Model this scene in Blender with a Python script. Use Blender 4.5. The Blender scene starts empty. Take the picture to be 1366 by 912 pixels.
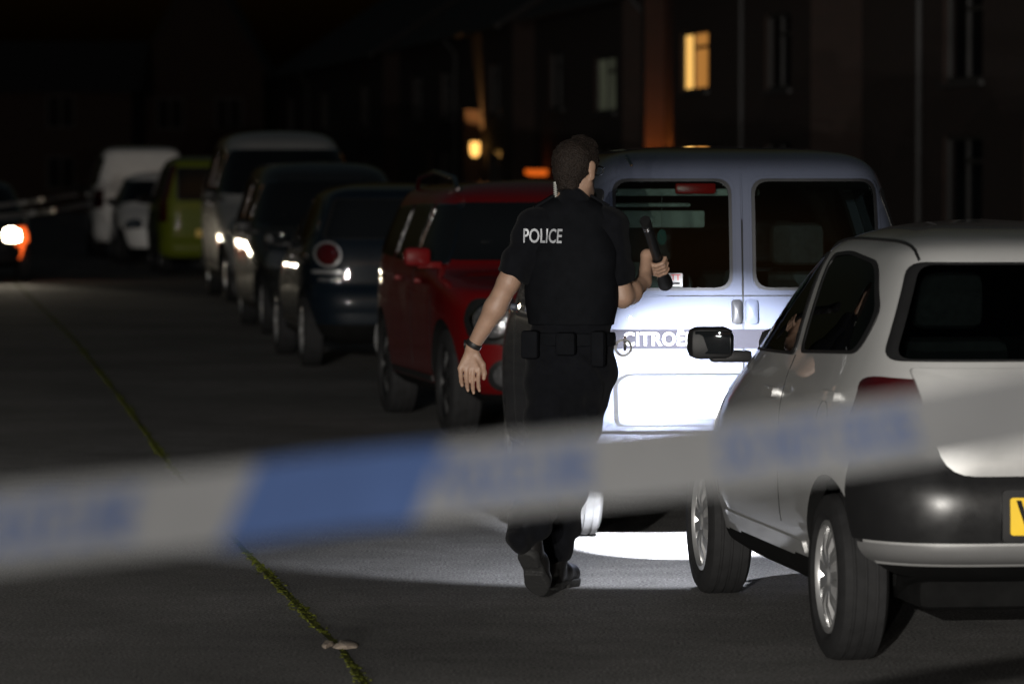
import bpy, bmesh, math, random
import numpy as np
from mathutils import Vector, Matrix
from mathutils.bvhtree import BVHTree

R = math.radians
rnd = random.Random(7)
scene = bpy.context.scene
COL = scene.collection

# ------------------------------------------------------------------ camera
F_PX, HOR, CAM_H = 5800.0, 222.0, 1.70          # focal length and horizon in photo pixels (1366 x 912)
cam_d = bpy.data.cameras.new('camera')
cam = bpy.data.objects.new('camera', cam_d)
COL.objects.link(cam)
cam.location = (0, 0, CAM_H)
cam.rotation_euler = (R(90) - math.atan((456 - HOR) / F_PX), 0, 0)
cam_d.sensor_width = 36
cam_d.lens = F_PX / 1366 * 36
cam_d.clip_start = 0.1
cam_d.clip_end = 2000
cam_d.dof.use_dof = True
cam_d.dof.focus_distance = 17.6
cam_d.dof.aperture_fstop = 3.7
scene.camera = cam

# ------------------------------------------------------------------ world, moon, exposure
world = bpy.data.worlds.new('World')
scene.world = world
world.use_nodes = True
wn = world.node_tree
sky = wn.nodes.new('ShaderNodeTexSky')
sky.sky_type = 'NISHITA'
sky.sun_disc = False
sky.sun_elevation = R(1.5)
sky.sun_rotation = R(170)
sky.dust_density = 5
wn.links.new(sky.outputs[0], wn.nodes['Background'].inputs[0])
wn.nodes['Background'].inputs[1].default_value = 0.014
vs = scene.view_settings
vs.view_transform = 'Standard'
vs.look = 'None'
vs.exposure = 0
vs.gamma = 1
vs.use_curve_mapping = False
scene.cycles.use_denoising = True
scene.cycles.max_bounces = 8
scene.cycles.sample_clamp_indirect = 6
scene.cycles.caustics_reflective = False
scene.cycles.caustics_refractive = False

moon_d = bpy.data.lights.new('moon', 'SUN')
moon_d.energy = 0.012
moon_d.angle = R(0.5)
moon_d.color = (0.8, 0.88, 1.0)
moon = bpy.data.objects.new('moon', moon_d)
COL.objects.link(moon)
moon.rotation_euler = (R(48), 0, R(-25))

# the street lamp behind the photographer: its light and the shadow of the tape lie on the road
LAMP = Vector((-4.6, -27.0, 5.6))
KEY_W = 48000
key_d = bpy.data.lights.new('street_lamp_bulb', 'SPOT')
key_d.energy = KEY_W
key_d.color = (1.0, 0.965, 0.90)
key_d.spot_size = R(28)
key_d.spot_blend = 1.0
key_d.shadow_soft_size = 0.07
key = bpy.data.objects.new('street_lamp_bulb', key_d)
COL.objects.link(key)
key.location = LAMP
key.rotation_euler = (Vector((.2, 5, 0.0)) - LAMP).to_track_quat('-Z', 'Y').to_euler()
# unseen spots added behind the camera for more glints in the row of cars
for x_, y_, e_ in ((-3.9, -15, 9000), (-2.7, -15, 9000), (-7.2, -24, 6000), (-6.0, -24, 6000)):
    pd_ = bpy.data.lights.new('added_glint_spot', 'SPOT')
    pd_.energy = e_; pd_.color = (1.0, 0.95, 0.88); pd_.spot_size = R(44); pd_.spot_blend = 0.9; pd_.shadow_soft_size = 0.05
    po_ = bpy.data.objects.new('added_glint_spot', pd_)
    COL.objects.link(po_)
    po_.location = (x_, y_, 0.72)
    po_.rotation_euler = (Vector((x_ + 1.0, 30, -.5)) - po_.location).to_track_quat('-Z', 'Y').to_euler()

# ------------------------------------------------------------------ helpers
def gp(px, py=None, D=None, z=0.0):
    """photo pixel -> world point, either on the level z or at depth D"""
    if D is None:
        D = (CAM_H - z) * F_PX / (py - HOR)
    x = (px - 683) / F_PX * D
    if py is not None:
        z = CAM_H - (py - HOR) / F_PX * D
    return Vector((x, D, z))

def props(o, label=None, cat=None, group=None, kind=None):
    if label: o['label'] = label
    if cat: o['category'] = cat
    if group: o['group'] = group
    if kind: o['kind'] = kind
    return o

def thing(name, label, cat, loc=(0, 0, 0), rz=0.0, group=None):
    o = bpy.data.objects.new(name, None)
    o.empty_display_size = 0.2
    COL.objects.link(o)
    o.location = loc
    o.rotation_euler = (0, 0, rz)
    return props(o, label, cat, group)

def link(name, me, mat, parent=None, smooth=True, ang=35):
    o = bpy.data.objects.new(name, me)
    COL.objects.link(o)
    if mat is not None:
        me.materials.clear()
        for m in (mat if isinstance(mat, (list, tuple)) else [mat]):
            me.materials.append(m)
    if smooth and len(me.polygons):
        me.polygons.foreach_set('use_smooth', np.ones(len(me.polygons), dtype=bool))
        if ang < 180:
            me.set_sharp_from_angle(angle=R(ang))
    if parent is not None:
        o.parent = parent
    return o

class MB:
    """collects simple shapes into ONE mesh"""
    def __init__(s):
        s.v, s.f = [], []
    def add(s, vs_, fs_):
        n = len(s.v)
        s.v += [tuple(map(float, p)) for p in vs_]
        s.f += [tuple(i + n for i in f) for f in fs_]
        return s
    def box(s, lo, hi, mat=None):
        x0, y0, z0 = lo; x1, y1, z1 = hi
        p = [Vector(q) for q in ((x0,y0,z0),(x1,y0,z0),(x1,y1,z0),(x0,y1,z0),(x0,y0,z1),(x1,y0,z1),(x1,y1,z1),(x0,y1,z1))]
        if mat is not None: p = [mat @ q for q in p]
        return s.add(p, [(0,3,2,1),(4,5,6,7),(0,1,5,4),(1,2,6,5),(2,3,7,6),(3,0,4,7)])
    def rbox(s, lo, hi, b=0.01, mat=None):
        """box with chamfered edges"""
        bm = bmesh.new()
        c = [(lo[i] + hi[i]) / 2 for i in range(3)]; d = [hi[i] - lo[i] for i in range(3)]
        bmesh.ops.create_cube(bm, size=1, matrix=Matrix.Translation(c) @ Matrix.Diagonal((*d, 1)))
        bmesh.ops.bevel(bm, geom=bm.edges[:], offset=b, segments=2, affect='EDGES', profile=0.5)
        if mat is not None: bmesh.ops.transform(bm, matrix=mat, verts=bm.verts[:])
        bm.verts.index_update()
        s.add([v.co for v in bm.verts], [[v.index for v in f.verts] for f in bm.faces])
        bm.free()
        return s
    def tube(s, pts, r, n=10, cap=True):
        pts = [Vector(p) for p in pts]
        rs = r if isinstance(r, (list, tuple)) else [r] * len(pts)
        base = len(s.v); vs_, fs_ = [], []
        up = None
        for i, p in enumerate(pts):
            t = (pts[min(i + 1, len(pts) - 1)] - pts[max(i - 1, 0)]).normalized()
            if up is None:
                up = Vector((0, 0, 1)) if abs(t.z) < 0.9 else Vector((1, 0, 0))
            a = t.cross(up).normalized(); b = a.cross(t); up = b
            for k in range(n):
                q = 2 * math.pi * k / n
                vs_.append(p + (a * math.cos(q) + b * math.sin(q)) * rs[i])
        for i in range(len(pts) - 1):
            for k in range(n):
                k2 = (k + 1) % n
                fs_.append((i*n+k, i*n+k2, (i+1)*n+k2, (i+1)*n+k))
        if cap:
            fs_.append(tuple(range(n))[::-1]); fs_.append(tuple((len(pts)-1)*n + k for k in range(n)))
        return s.add(vs_, fs_)
    def lathe(s, prof, axis='X', n=48, c=(0, 0, 0)):
        """prof: (radius, position along axis) closed loop"""
        vs_, fs_ = [], []
        m = len(prof)
        for k in range(n):
            q = 2 * math.pi * k / n
            for r, t in prof:
                a, b = r * math.cos(q), r * math.sin(q)
                vs_.append({'X': (t, a, b), 'Y': (a, t, b), 'Z': (a, b, t)}[axis])
        for k in range(n):
            k2 = (k + 1) % n
            for j in range(m):
                j2 = (j + 1) % m
                fs_.append((k*m+j, k*m+j2, k2*m+j2, k2*m+j))
        return s.add([Vector(p) + Vector(c) for p in vs_], fs_)
    def mesh(s, fix=True):
        me = bpy.data.meshes.new('m')
        me.from_pydata(s.v, [], s.f)
        if fix:
            bm = bmesh.new(); bm.from_mesh(me)
            bmesh.ops.recalc_face_normals(bm, faces=bm.faces[:])
            bm.to_mesh(me); bm.free()
        me.update()
        return me
    def build(s, name, mat, parent=None, smooth=True, ang=35, fix=True):
        return link(name, s.mesh(fix), mat, parent, smooth, ang)

# ------------------------------------------------------------------ materials
def pmat(name, col, rough=0.5, metal=0.0, coat=0.0, spec=0.5, noise=0.0, nscale=8.0, bump=0.0, bscale=200.0,
         rvar=0.0, emit=None, estr=0.0, sheen=0.0, coat_rough=0.012):
    m = bpy.data.materials.new(name)
    m.use_nodes = True
    nt = m.node_tree
    b = nt.nodes['Principled BSDF']
    b.inputs['Base Color'].default_value = (*col, 1)
    b.inputs['Roughness'].default_value = rough
    b.inputs['Metallic'].default_value = metal
    b.inputs['Coat Weight'].default_value = coat
    b.inputs['Coat Roughness'].default_value = coat_rough
    b.inputs['Specular IOR Level'].default_value = spec
    b.inputs['Sheen Weight'].default_value = sheen
    if emit:
        b.inputs['Emission Color'].default_value = (*emit, 1)
        b.inputs['Emission Strength'].default_value = estr
    if noise or bump or rvar:
        tc = nt.nodes.new('ShaderNodeTexCoord')
    if noise or rvar:
        n = nt.nodes.new('ShaderNodeTexNoise'); n.inputs['Scale'].default_value = nscale
        n.inputs['Detail'].default_value = 6; n.inputs['Roughness'].default_value = 0.65
        nt.links.new(tc.outputs['Object'], n.inputs['Vector'])
    if noise:
        mp = nt.nodes.new('ShaderNodeMapRange')
        mp.inputs['From Min'].default_value = 0.3; mp.inputs['From Max'].default_value = 0.7
        mp.inputs['To Min'].default_value = 1 - noise; mp.inputs['To Max'].default_value = 1 + noise
        nt.links.new(n.outputs['Fac'], mp.inputs['Value'])
        mx = nt.nodes.new('ShaderNodeMix'); mx.data_type = 'RGBA'; mx.blend_type = 'MULTIPLY'
        mx.inputs['Factor'].default_value = 1
        mx.inputs['A'].default_value = (*col, 1)
        nt.links.new(mp.outputs['Result'], mx.inputs['B'])
        nt.links.new(mx.outputs['Result'], b.inputs['Base Color'])
    if rvar:
        mr = nt.nodes.new('ShaderNodeMapRange')
        mr.inputs['From Min'].default_value = 0.3; mr.inputs['From Max'].default_value = 0.7
        mr.inputs['To Min'].default_value = max(0, rough - rvar); mr.inputs['To Max'].default_value = rough + rvar
        nt.links.new(n.outputs['Fac'], mr.inputs['Value'])
        nt.links.new(mr.outputs['Result'], b.inputs['Roughness'])
    if bump:
        nb = nt.nodes.new('ShaderNodeTexNoise'); nb.inputs['Scale'].default_value = bscale
        nb.inputs['Detail'].default_value = 4
        nt.links.new(tc.outputs['Object'], nb.inputs['Vector'])
        bp = nt.nodes.new('ShaderNodeBump'); bp.inputs['Strength'].default_value = bump
        bp.inputs['Distance'].default_value = 0.01
        nt.links.new(nb.outputs['Fac'], bp.inputs['Height'])
        nt.links.new(bp.outputs['Normal'], b.inputs['Normal'])
        if coat: nt.links.new(bp.outputs['Normal'], b.inputs['Coat Normal'])
    return m

def paint(name, col, metal=0.35, rough=0.38, spec=0.12, wave=0.0):
    return pmat(name, col, rough, metal, coat=1.0, spec=spec, bump=wave, bscale=3.0, noise=0.06, nscale=3.0, rvar=0.06, coat_rough=0.012)

def glass_mat(name, tint, rough=0.02):
    m = bpy.data.materials.new(name); m.use_nodes = True
    nt = m.node_tree; nt.nodes.clear()
    out = nt.nodes.new('ShaderNodeOutputMaterial')
    tr = nt.nodes.new('ShaderNodeBsdfTransparent'); tr.inputs[0].default_value = (*tint, 1)
    gl = nt.nodes.new('ShaderNodeBsdfGlossy'); gl.inputs['Roughness'].default_value = rough
    fr = nt.nodes.new('ShaderNodeFresnel'); fr.inputs[0].default_value = 1.5
    mx = nt.nodes.new('ShaderNodeMixShader')
    nt.links.new(fr.outputs[0], mx.inputs[0]); nt.links.new(tr.outputs[0], mx.inputs[1]); nt.links.new(gl.outputs[0], mx.inputs[2])
    nt.links.new(mx.outputs[0], out.inputs[0])
    return m

def asphalt():
    m = bpy.data.materials.new('asphalt'); m.use_nodes = True
    nt = m.node_tree; b = nt.nodes['Principled BSDF']
    tc = nt.nodes.new('ShaderNodeTexCoord')
    def noise(scale, det=5, rough=0.6):
        n = nt.nodes.new('ShaderNodeTexNoise'); n.inputs['Scale'].default_value = scale
        n.inputs['Detail'].default_value = det; n.inputs['Roughness'].default_value = rough
        nt.links.new(tc.outputs['Object'], n.inputs['Vector']); return n
    big = noise(0.55, 6); mid = noise(5.0, 5); fine = noise(85.0, 4, 0.75)
    def ramp(src, a, b_, lo, hi):
        r = nt.nodes.new('ShaderNodeMapRange')
        r.inputs['From Min'].default_value = a; r.inputs['From Max'].default_value = b_
        r.inputs['To Min'].default_value = lo; r.inputs['To Max'].default_value = hi
        nt.links.new(src, r.inputs['Value']); return r.outputs['Result']
    def mul(a, b_):
        q = nt.nodes.new('ShaderNodeMath'); q.operation = 'MULTIPLY'
        nt.links.new(a, q.inputs[0]); nt.links.new(b_, q.inputs[1]); return q.outputs[0]
    v = mul(mul(ramp(big.outputs['Fac'], .3, .7, .62, 1.22), ramp(mid.outputs['Fac'], .3, .7, .85, 1.15)),
            ramp(fine.outputs['Fac'], .36, .66, .12, 2.2))
    mx = nt.nodes.new('ShaderNodeMix'); mx.data_type = 'RGBA'; mx.blend_type = 'MULTIPLY'
    mx.inputs['Factor'].default_value = 1
    mx.inputs['A'].default_value = (0.17, 0.165, 0.16, 1)
    nt.links.new(v, mx.inputs['B'])
    nt.links.new(mx.outputs['Result'], b.inputs['Base Color'])
    b.inputs['Roughness'].default_value = 0.88
    b.inputs['Specular IOR Level'].default_value = 0.3
    bp = nt.nodes.new('ShaderNodeBump'); bp.inputs['Strength'].default_value = 1.0; bp.inputs['Distance'].default_value = 0.016
    nt.links.new(fine.outputs['Fac'], bp.inputs['Height'])
    nt.links.new(bp.outputs['Normal'], b.inputs['Normal'])
    return m

def brick_mat(name, c1, c2, mortar):
    m = bpy.data.materials.new(name); m.use_nodes = True
    nt = m.node_tree; b = nt.nodes['Principled BSDF']
    tc = nt.nodes.new('ShaderNodeTexCoord')
    sp = nt.nodes.new('ShaderNodeSeparateXYZ'); cb = nt.nodes.new('ShaderNodeCombineXYZ')
    ad = nt.nodes.new('ShaderNodeMath'); ad.operation = 'ADD'
    nt.links.new(tc.outputs['Object'], sp.inputs[0])
    nt.links.new(sp.outputs[0], ad.inputs[0]); nt.links.new(sp.outputs[1], ad.inputs[1])
    nt.links.new(ad.outputs[0], cb.inputs[0]); nt.links.new(sp.outputs[2], cb.inputs[1])
    br = nt.nodes.new('ShaderNodeTexBrick')
    br.inputs['Color1'].default_value = (*c1, 1); br.inputs['Color2'].default_value = (*c2, 1); br.inputs['Mortar'].default_value = (*mortar, 1)
    br.inputs['Scale'].default_value = 1.0; br.inputs['Brick Width'].default_value = 0.225; br.inputs['Row Height'].default_value = 0.075
    br.inputs['Mortar Size'].default_value = 0.008
    nt.links.new(cb.outputs[0], br.inputs['Vector'])
    nt.links.new(br.outputs['Color'], b.inputs['Base Color'])
    b.inputs['Roughness'].default_value = 0.9
    return m

M = {
    'asphalt': asphalt(),
    'pavement': pmat('paving', (0.16, 0.15, 0.14), 0.9, noise=0.25, nscale=5, bump=0.4, bscale=90),
    'kerb': pmat('kerb_concrete', (0.2, 0.19, 0.18), 0.9, noise=0.25, nscale=12, bump=0.4, bscale=80),
    'soil': pmat('soil_grass', (0.03, 0.04, 0.018), 0.95, noise=0.4, nscale=4, bump=0.8, bscale=30),
    'moss': pmat('moss', (0.085, 0.095, 0.012), 0.95, noise=0.5, nscale=25, bump=0.5, bscale=150, spec=0.1),
    'seam': pmat('mossy_joint', (0.055, 0.06, 0.011), 0.95, spec=0.1, noise=0.5, nscale=14),
    'chip': pmat('broken_concrete', (0.36, 0.29, 0.23), 0.9, noise=0.3, nscale=30, bump=0.6, bscale=60),
    'silver': paint('silver_paint', (0.44, 0.44, 0.435), 0.4, 0.40),
    'shaded_silver': paint('shaded_silver', (0.2, 0.2, 0.2), 0.45, 0.36),  # same silver, darkened: shade of the lower lip put into the colour
    'silver_pale': paint('pale_silver_paint', (0.27, 0.27, 0.265), 0.1, 0.45, wave=.6),
    'silver_dull': paint('dull_silver_paint', (0.10, 0.10, 0.098), 0.05, 0.5, wave=.7),
    'grey_green': paint('grey_paint', (0.012, 0.013, 0.013), 0.0, 0.5, wave=.7),
    'vanblue': paint('blue_grey_paint', (0.046, 0.052, 0.072), 0.1, 0.5),
    'red': paint('red_paint', (0.095, 0.0018, 0.0025), 0.0, 0.5, wave=.6),
    'navy': paint('navy_paint', (0.003, 0.006, 0.010), 0.0, 0.5, wave=.6),
    'black_paint': paint('black_paint', (0.02, 0.02, 0.022), 0.2, 0.35),
    'lime': paint('lime_paint', (0.10, 0.125, 0.008), 0.0, 0.45),
    'white': paint('white_paint', (0.82, 0.81, 0.79), 0.0, 0.45),
    'orange': paint('orange_paint', (0.75, 0.10, 0.02), 0.0, 0.45),
    'plastic': pmat('dark_plastic', (0.010, 0.010, 0.0105), 0.5, spec=0.3, noise=0.15, nscale=6, bump=0.08, bscale=400, rvar=0.08),
    'bumper': pmat('grey_bumper_plastic', (0.010, 0.010, 0.0105), 0.36, spec=0.35, noise=0.1, nscale=5, rvar=0.1),
    'rubber': pmat('tyre_rubber', (0.013, 0.013, 0.0135), 0.8, spec=0.2, noise=0.3, nscale=14, bump=0.2, bscale=200),
    'under': pmat('underbody', (0.005, 0.005, 0.005), 0.9, spec=0.08, noise=0.3, nscale=10),
    'dark_glass': pmat('dark_glass', (0.006, 0.007, 0.008), 0.03, spec=0.5),
    'faint_ink': pmat('plate_letters', (0.012, 0.012, 0.011), 0.5),  # van plate letters, a little lighter than the black ink
    'torchlit_rubber': pmat('torchlit_tyre_rubber', (0.075, 0.074, 0.072), 0.85, spec=0.1, noise=0.25, nscale=14),  # paler rubber for the van, torch glare put into the colour
    'sticker': pmat('sticker_vinyl', (0.22, 0.22, 0.21), 0.5),
    'bright_red': pmat('red_plastic', (0.55, 0.012, 0.012), 0.3),
    'van_glass': glass_mat('van_glass', (0.5, 0.55, 0.53)),
    'glass': glass_mat('clear_glass', (0.35, 0.39, 0.38)),
    'tint_glass': glass_mat('tinted_glass', (0.4, 0.43, 0.42)),
    'chrome': pmat('chrome', (0.65, 0.65, 0.66), 0.06, 1.0, rvar=0.02, nscale=20, bump=0.25, bscale=14),
    'alloy': pmat('alloy', (0.5, 0.5, 0.5), 0.3, 0.75, noise=0.12, nscale=15),
    'lamp_red': pmat('red_lens', (0.035, 0.003, 0.004), 0.12, coat=1.0, noise=0.2, nscale=60),
    'lamp_amber': pmat('amber_lens', (0.8, 0.22, 0.01), 0.12, coat=1.0, noise=0.2, nscale=60),
    'lamp_clear': pmat('clear_lens', (0.5, 0.5, 0.52), 0.08, 0.9, coat=0.6, noise=0.5, nscale=35, bump=1.0, bscale=42),
    'plate_y': pmat('yellow_plate', (0.72, 0.47, 0.02), 0.4, noise=0.06),
    'plate_w': pmat('white_plate', (0.75, 0.75, 0.72), 0.4, noise=0.06),
    'ink': pmat('black_ink', (0.008, 0.008, 0.008), 0.6, spec=0.12),
    'white_ink': pmat('white_lettering', (0.22, 0.22, 0.22), 0.4),
    'red_ink': pmat('red_lettering', (0.25, 0.008, 0.006), 0.5),
    'strip': pmat('grey_strip', (0.013, 0.0125, 0.016), 0.7, spec=0.1, noise=0.1),
    'interior': pmat('cabin_lining', (0.012, 0.013, 0.013), 0.85, noise=0.2, nscale=8),
    'headliner': pmat('headliner', (0.5, 0.54, 0.5), 0.9, noise=0.1, nscale=10),
    'seat': pmat('seat_cloth', (0.07, 0.075, 0.08), 0.95, noise=0.3, nscale=40),
    'freshener': pmat('freshener_card', (0.01, 0.16, 0.14), 0.6),
}

# ------------------------------------------------------------------ car surface: level contours of a car body
def pchip(pts):
    x = np.array([p[0] for p in pts], float); y = np.array([p[1] for p in pts], float)
    h = np.diff(x); d = np.diff(y) / h
    m = np.zeros_like(y)
    for i in range(1, len(x) - 1):
        if d[i-1] * d[i] > 0:
            w1, w2 = 2*h[i] + h[i-1], h[i] + 2*h[i-1]
            m[i] = (w1 + w2) / (w1 / d[i-1] + w2 / d[i])
    m[0], m[-1] = d[0], d[-1]
    def f(q):
        q = np.clip(np.asarray(q, float), x[0], x[-1])
        i = np.clip(np.searchsorted(x, q) - 1, 0, len(x) - 2)
        t = (q - x[i]) / h[i]
        return ((1+2*t)*(1-t)**2*y[i] + t*(1-t)**2*h[i]*m[i] + t*t*(3-2*t)*y[i+1] + t*t*(t-1)*h[i]*m[i+1])
    return f

class Surf:
    def __init__(s, rear, front, half, nr=6.0, nf=4.0, sx=1, sy=1, sz=1, inset=0.0):
        s.sc = (sx, sy, sz)
        g = lambda L, k: pchip([(z * sz, v * k) for z, v in L])
        r, f, h = g(rear, sy), g(front, sy), g(half, sx)
        s.yr = lambda z: r(z) + inset
        s.yf = lambda z: f(z) - inset
        s.w = lambda z: np.maximum(h(z) - inset, 0.02)
        s.nr, s.nf = nr, nf
        s.zb, s.zt = rear[0][0] * sz, rear[-1][0] * sz
    def frame(s, z):
        yr, yf = float(s.yr(z)), float(s.yf(z))
        return (yr + yf) / 2, max((yf - yr) / 2, 1e-3), float(s.w(z))
    def side(s, y, z):
        yc, a, w = s.frame(z)
        t = (y - yc) / a
        n = s.nf if t > 0 else s.nr
        return w * max(1e-6, 1 - min(abs(t), 1) ** n) ** (1 / n)
    def end(s, x, z, sg):
        yc, a, w = s.frame(z)
        n = s.nf if sg > 0 else s.nr
        return yc + sg * a * max(1e-6, 1 - min(abs(x / w), 1) ** n) ** (1 / n)
    def half_ring(s, z, N=600):
        yc, a, w = s.frame(z)
        th = np.linspace(-np.pi/2, np.pi/2, N)
        n = np.where(th > 0, s.nf, s.nr)
        x = w * np.abs(np.cos(th)) ** (2 / n); x[0] = x[-1] = 0
        y = yc + a * np.sign(np.sin(th)) * np.abs(np.sin(th)) ** (2 / n)
        return np.stack([x, y], 1)
    def levels(s, K, z0=None, z1=None):
        z = np.linspace(z0 or s.zb, z1 or s.zt - 1e-4, 3000)
        ds = np.sqrt(np.diff(z)**2 + (0.6*np.diff(s.yr(z)))**2 + (0.6*np.diff(s.yf(z)))**2 + np.diff(s.w(z))**2)
        c = np.concatenate([[0], np.cumsum(ds)])
        return np.interp(np.linspace(0, c[-1], K), c, z)
    def mesh(s, K, Mh, z0=None, z1=None):
        vs_, fs_ = [], []
        zs = s.levels(K, z0, z1)
        n = 2 * Mh - 2
        for z in zs:
            p = resample(s.half_ring(z), Mh)
            loop = np.concatenate([p, np.stack([-p[-2:0:-1, 0], p[-2:0:-1, 1]], 1)])
            vs_ += [(x, y, z) for x, y in loop]
        for i in range(len(zs) - 1):
            for k in range(n):
                k2 = (k + 1) % n
                fs_.append((i*n+k, i*n+k2, (i+1)*n+k2, (i+1)*n+k))
        fs_.append(tuple(range(n))[::-1])
        fs_.append(tuple((len(zs)-1)*n + k for k in range(n)))
        return MB().add(vs_, fs_).mesh()
    def shell(s, z0, z1, ylim, sg, off, th=0.02, N=44, K=9, crown=0.0, tilt=0.0):
        """a bumper: follows the body from one flank round the end to the other"""
        mb = MB(); vs_, fs_ = [], []
        for i in range(K):
            z = z0 + (z1 - z0) * i / (K - 1)
            p = s.half_ring(z, 1500)
            p = p[p[:, 1] < ylim] if sg < 0 else p[p[:, 1] > ylim][::-1]
            loop = np.concatenate([np.stack([-p[::-1, 0], p[::-1, 1]], 1), p[1:]])
            q = resample(loop, N)
            t = np.gradient(q, axis=0); t /= np.linalg.norm(t, axis=1)[:, None] + 1e-9
            nrm = np.stack([t[:, 1], -t[:, 0]], 1)
            if sg > 0: nrm = -nrm
            o = off + crown * math.sin(math.pi * i / (K - 1)) + tilt * math.sin(math.pi / 2 * i / (K - 1))
            vs_ += [(x, y, z) for x, y in q + nrm * o] + [(x, y, z) for x, y in q + nrm * (o - th - crown - abs(tilt))]
        w = 2 * N
        for i in range(K - 1):
            for k in range(N - 1):
                a = i*w + k; b = a + w
                fs_ += [(a, a+1, b+1, b), (a+N, b+N, b+N+1, a+N+1)]
            for k in (0, N - 1):
                a = i*w + k; fs_.append((a, a+w, a+w+N, a+N))
        for i in (0, K - 1):
            for k in range(N - 1):
                a = i*w + k; fs_.append((a, a+1, a+1+N, a+N))
        return mb.add(vs_, fs_).mesh()
    def at(s, face, u, z, off):
        if face == 'rear': return Vector((u, s.end(u, z, -1) - off, z))
        if face == 'front': return Vector((u, s.end(u, z, 1) + off, z))
        x = s.side(u, z) + off
        return Vector((x if face == 'right' else -x, u, z))
    def patch(s, face, outline, off=0.004, depth=0.012, rings=6, hole=None, bulge=0.0):
        """solid plate that follows the body; hole (0..1) leaves only a frame"""
        o = densify(outline)
        c = sum((Vector(p) for p in o), Vector((0, 0))) / len(o)
        n = len(o); vs_, fs_ = [], []
        stop = hole or 0.0
        sc = [1 - (1 - stop) * i / (rings if not hole else 2) for i in range((rings if not hole else 2) + 1)]
        if not hole: sc[-1] = 0.02
        for q in sc:
            for p in o:
                w = c + (Vector(p) - c) * q
                vs_.append(s.at(face, w.x, w.y, off + bulge * (1 - q * q)))
        k = len(sc)
        for i in range(k - 1):
            for j in range(n):
                j2 = (j + 1) % n
                fs_.append((i*n+j, i*n+j2, (i+1)*n+j2, (i+1)*n+j))
        back = len(vs_)
        for q in ((sc[0], sc[-1]) if hole else (sc[0],)):
            for p in o:
                w = c + (Vector(p) - c) * q
                vs_.append(s.at(face, w.x, w.y, off - depth))
        for j in range(n):
            j2 = (j + 1) % n
            fs_.append((j, back+j, back+j2, j2))
            if hole:
                fs_.append(((k-1)*n+j, (k-1)*n+j2, back+n+j2, back+n+j))
                fs_.append((back+j, back+n+j, back+n+j2, back+j2))
        if not hole:
            fs_.append(tuple((k-1)*n + j for j in range(n)))
            fs_.append(tuple(back + j for j in range(n)))
        return MB().add(vs_, fs_).mesh()

def resample(p, n):
    d = np.concatenate([[0], np.cumsum(np.linalg.norm(np.diff(p, axis=0), axis=1))])
    t = np.linspace(0, d[-1], n)
    return np.stack([np.interp(t, d, p[:, 0]), np.interp(t, d, p[:, 1])], 1)

def densify(o, step=0.035):
    r = []
    for i, p in enumerate(o):
        q = o[(i + 1) % len(o)]
        L = math.dist(p, q)
        k = max(1, int(L / step))
        r += [(p[0] + (q[0]-p[0]) * j / k, p[1] + (q[1]-p[1]) * j / k) for j in range(k)]
    return r

def rpoly(pts, r, seg=5):
    out = []
    n = len(pts)
    rs = r if isinstance(r, (list, tuple)) else [r] * n
    for i in range(n):
        p, a, b = Vector(pts[i]), Vector(pts[i-1]), Vector(pts[(i+1) % n])
        u, v = (a - p), (b - p)
        k = min(rs[i], u.length * 0.45, v.length * 0.45)
        s0, s1 = p + u.normalized() * k, p + v.normalized() * k
        for j in range(seg + 1):
            t = j / seg
            out.append(tuple(s0 * (1-t)**2 + p * 2*t*(1-t) + s1 * t*t))
    return out

def circle(cx, cz, r, n=28, rz=None):
    rz = rz or r
    return [(cx + r * math.cos(2*math.pi*k/n), cz + rz * math.sin(2*math.pi*k/n)) for k in range(n)]

def rect(u0, u1, z0, z1, r=0.02):
    return rpoly([(u0, z0), (u1, z0), (u1, z1), (u0, z1)], r)

def bool_diff(o, cutters):
    for c in cutters:
        c.parent = o.parent
        md = o.modifiers.new('cut', 'BOOLEAN')
        md.object = c; md.operation = 'DIFFERENCE'; md.solver = 'EXACT'
        md.material_mode = 'TRANSFER'
    dg = bpy.context.evaluated_depsgraph_get()
    dg.update()
    me = bpy.data.meshes.new_from_object(o.evaluated_get(dg))
    o.modifiers.clear()
    old = o.data
    o.data = me
    bpy.data.meshes.remove(old)
    for c in cutters:
        m = c.data; bpy.data.objects.remove(c); bpy.data.meshes.remove(m)
    me.polygons.foreach_set('use_smooth', np.ones(len(me.polygons), dtype=bool))
    me.set_sharp_from_angle(angle=R(38))

def prism(face, outline, a, b):
    """extruded outline used to cut openings"""
    n = len(outline); vs_ = []
    for t in (a, b):
        for u, z in outline:
            vs_.append((u, t, z) if face in ('rear', 'front') else (t, u, z))
    fs_ = [tuple(range(n)), tuple(range(n, 2*n))] + [(j, (j+1) % n, n + (j+1) % n, n + j) for j in range(n)]
    return MB().add(vs_, fs_)

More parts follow.
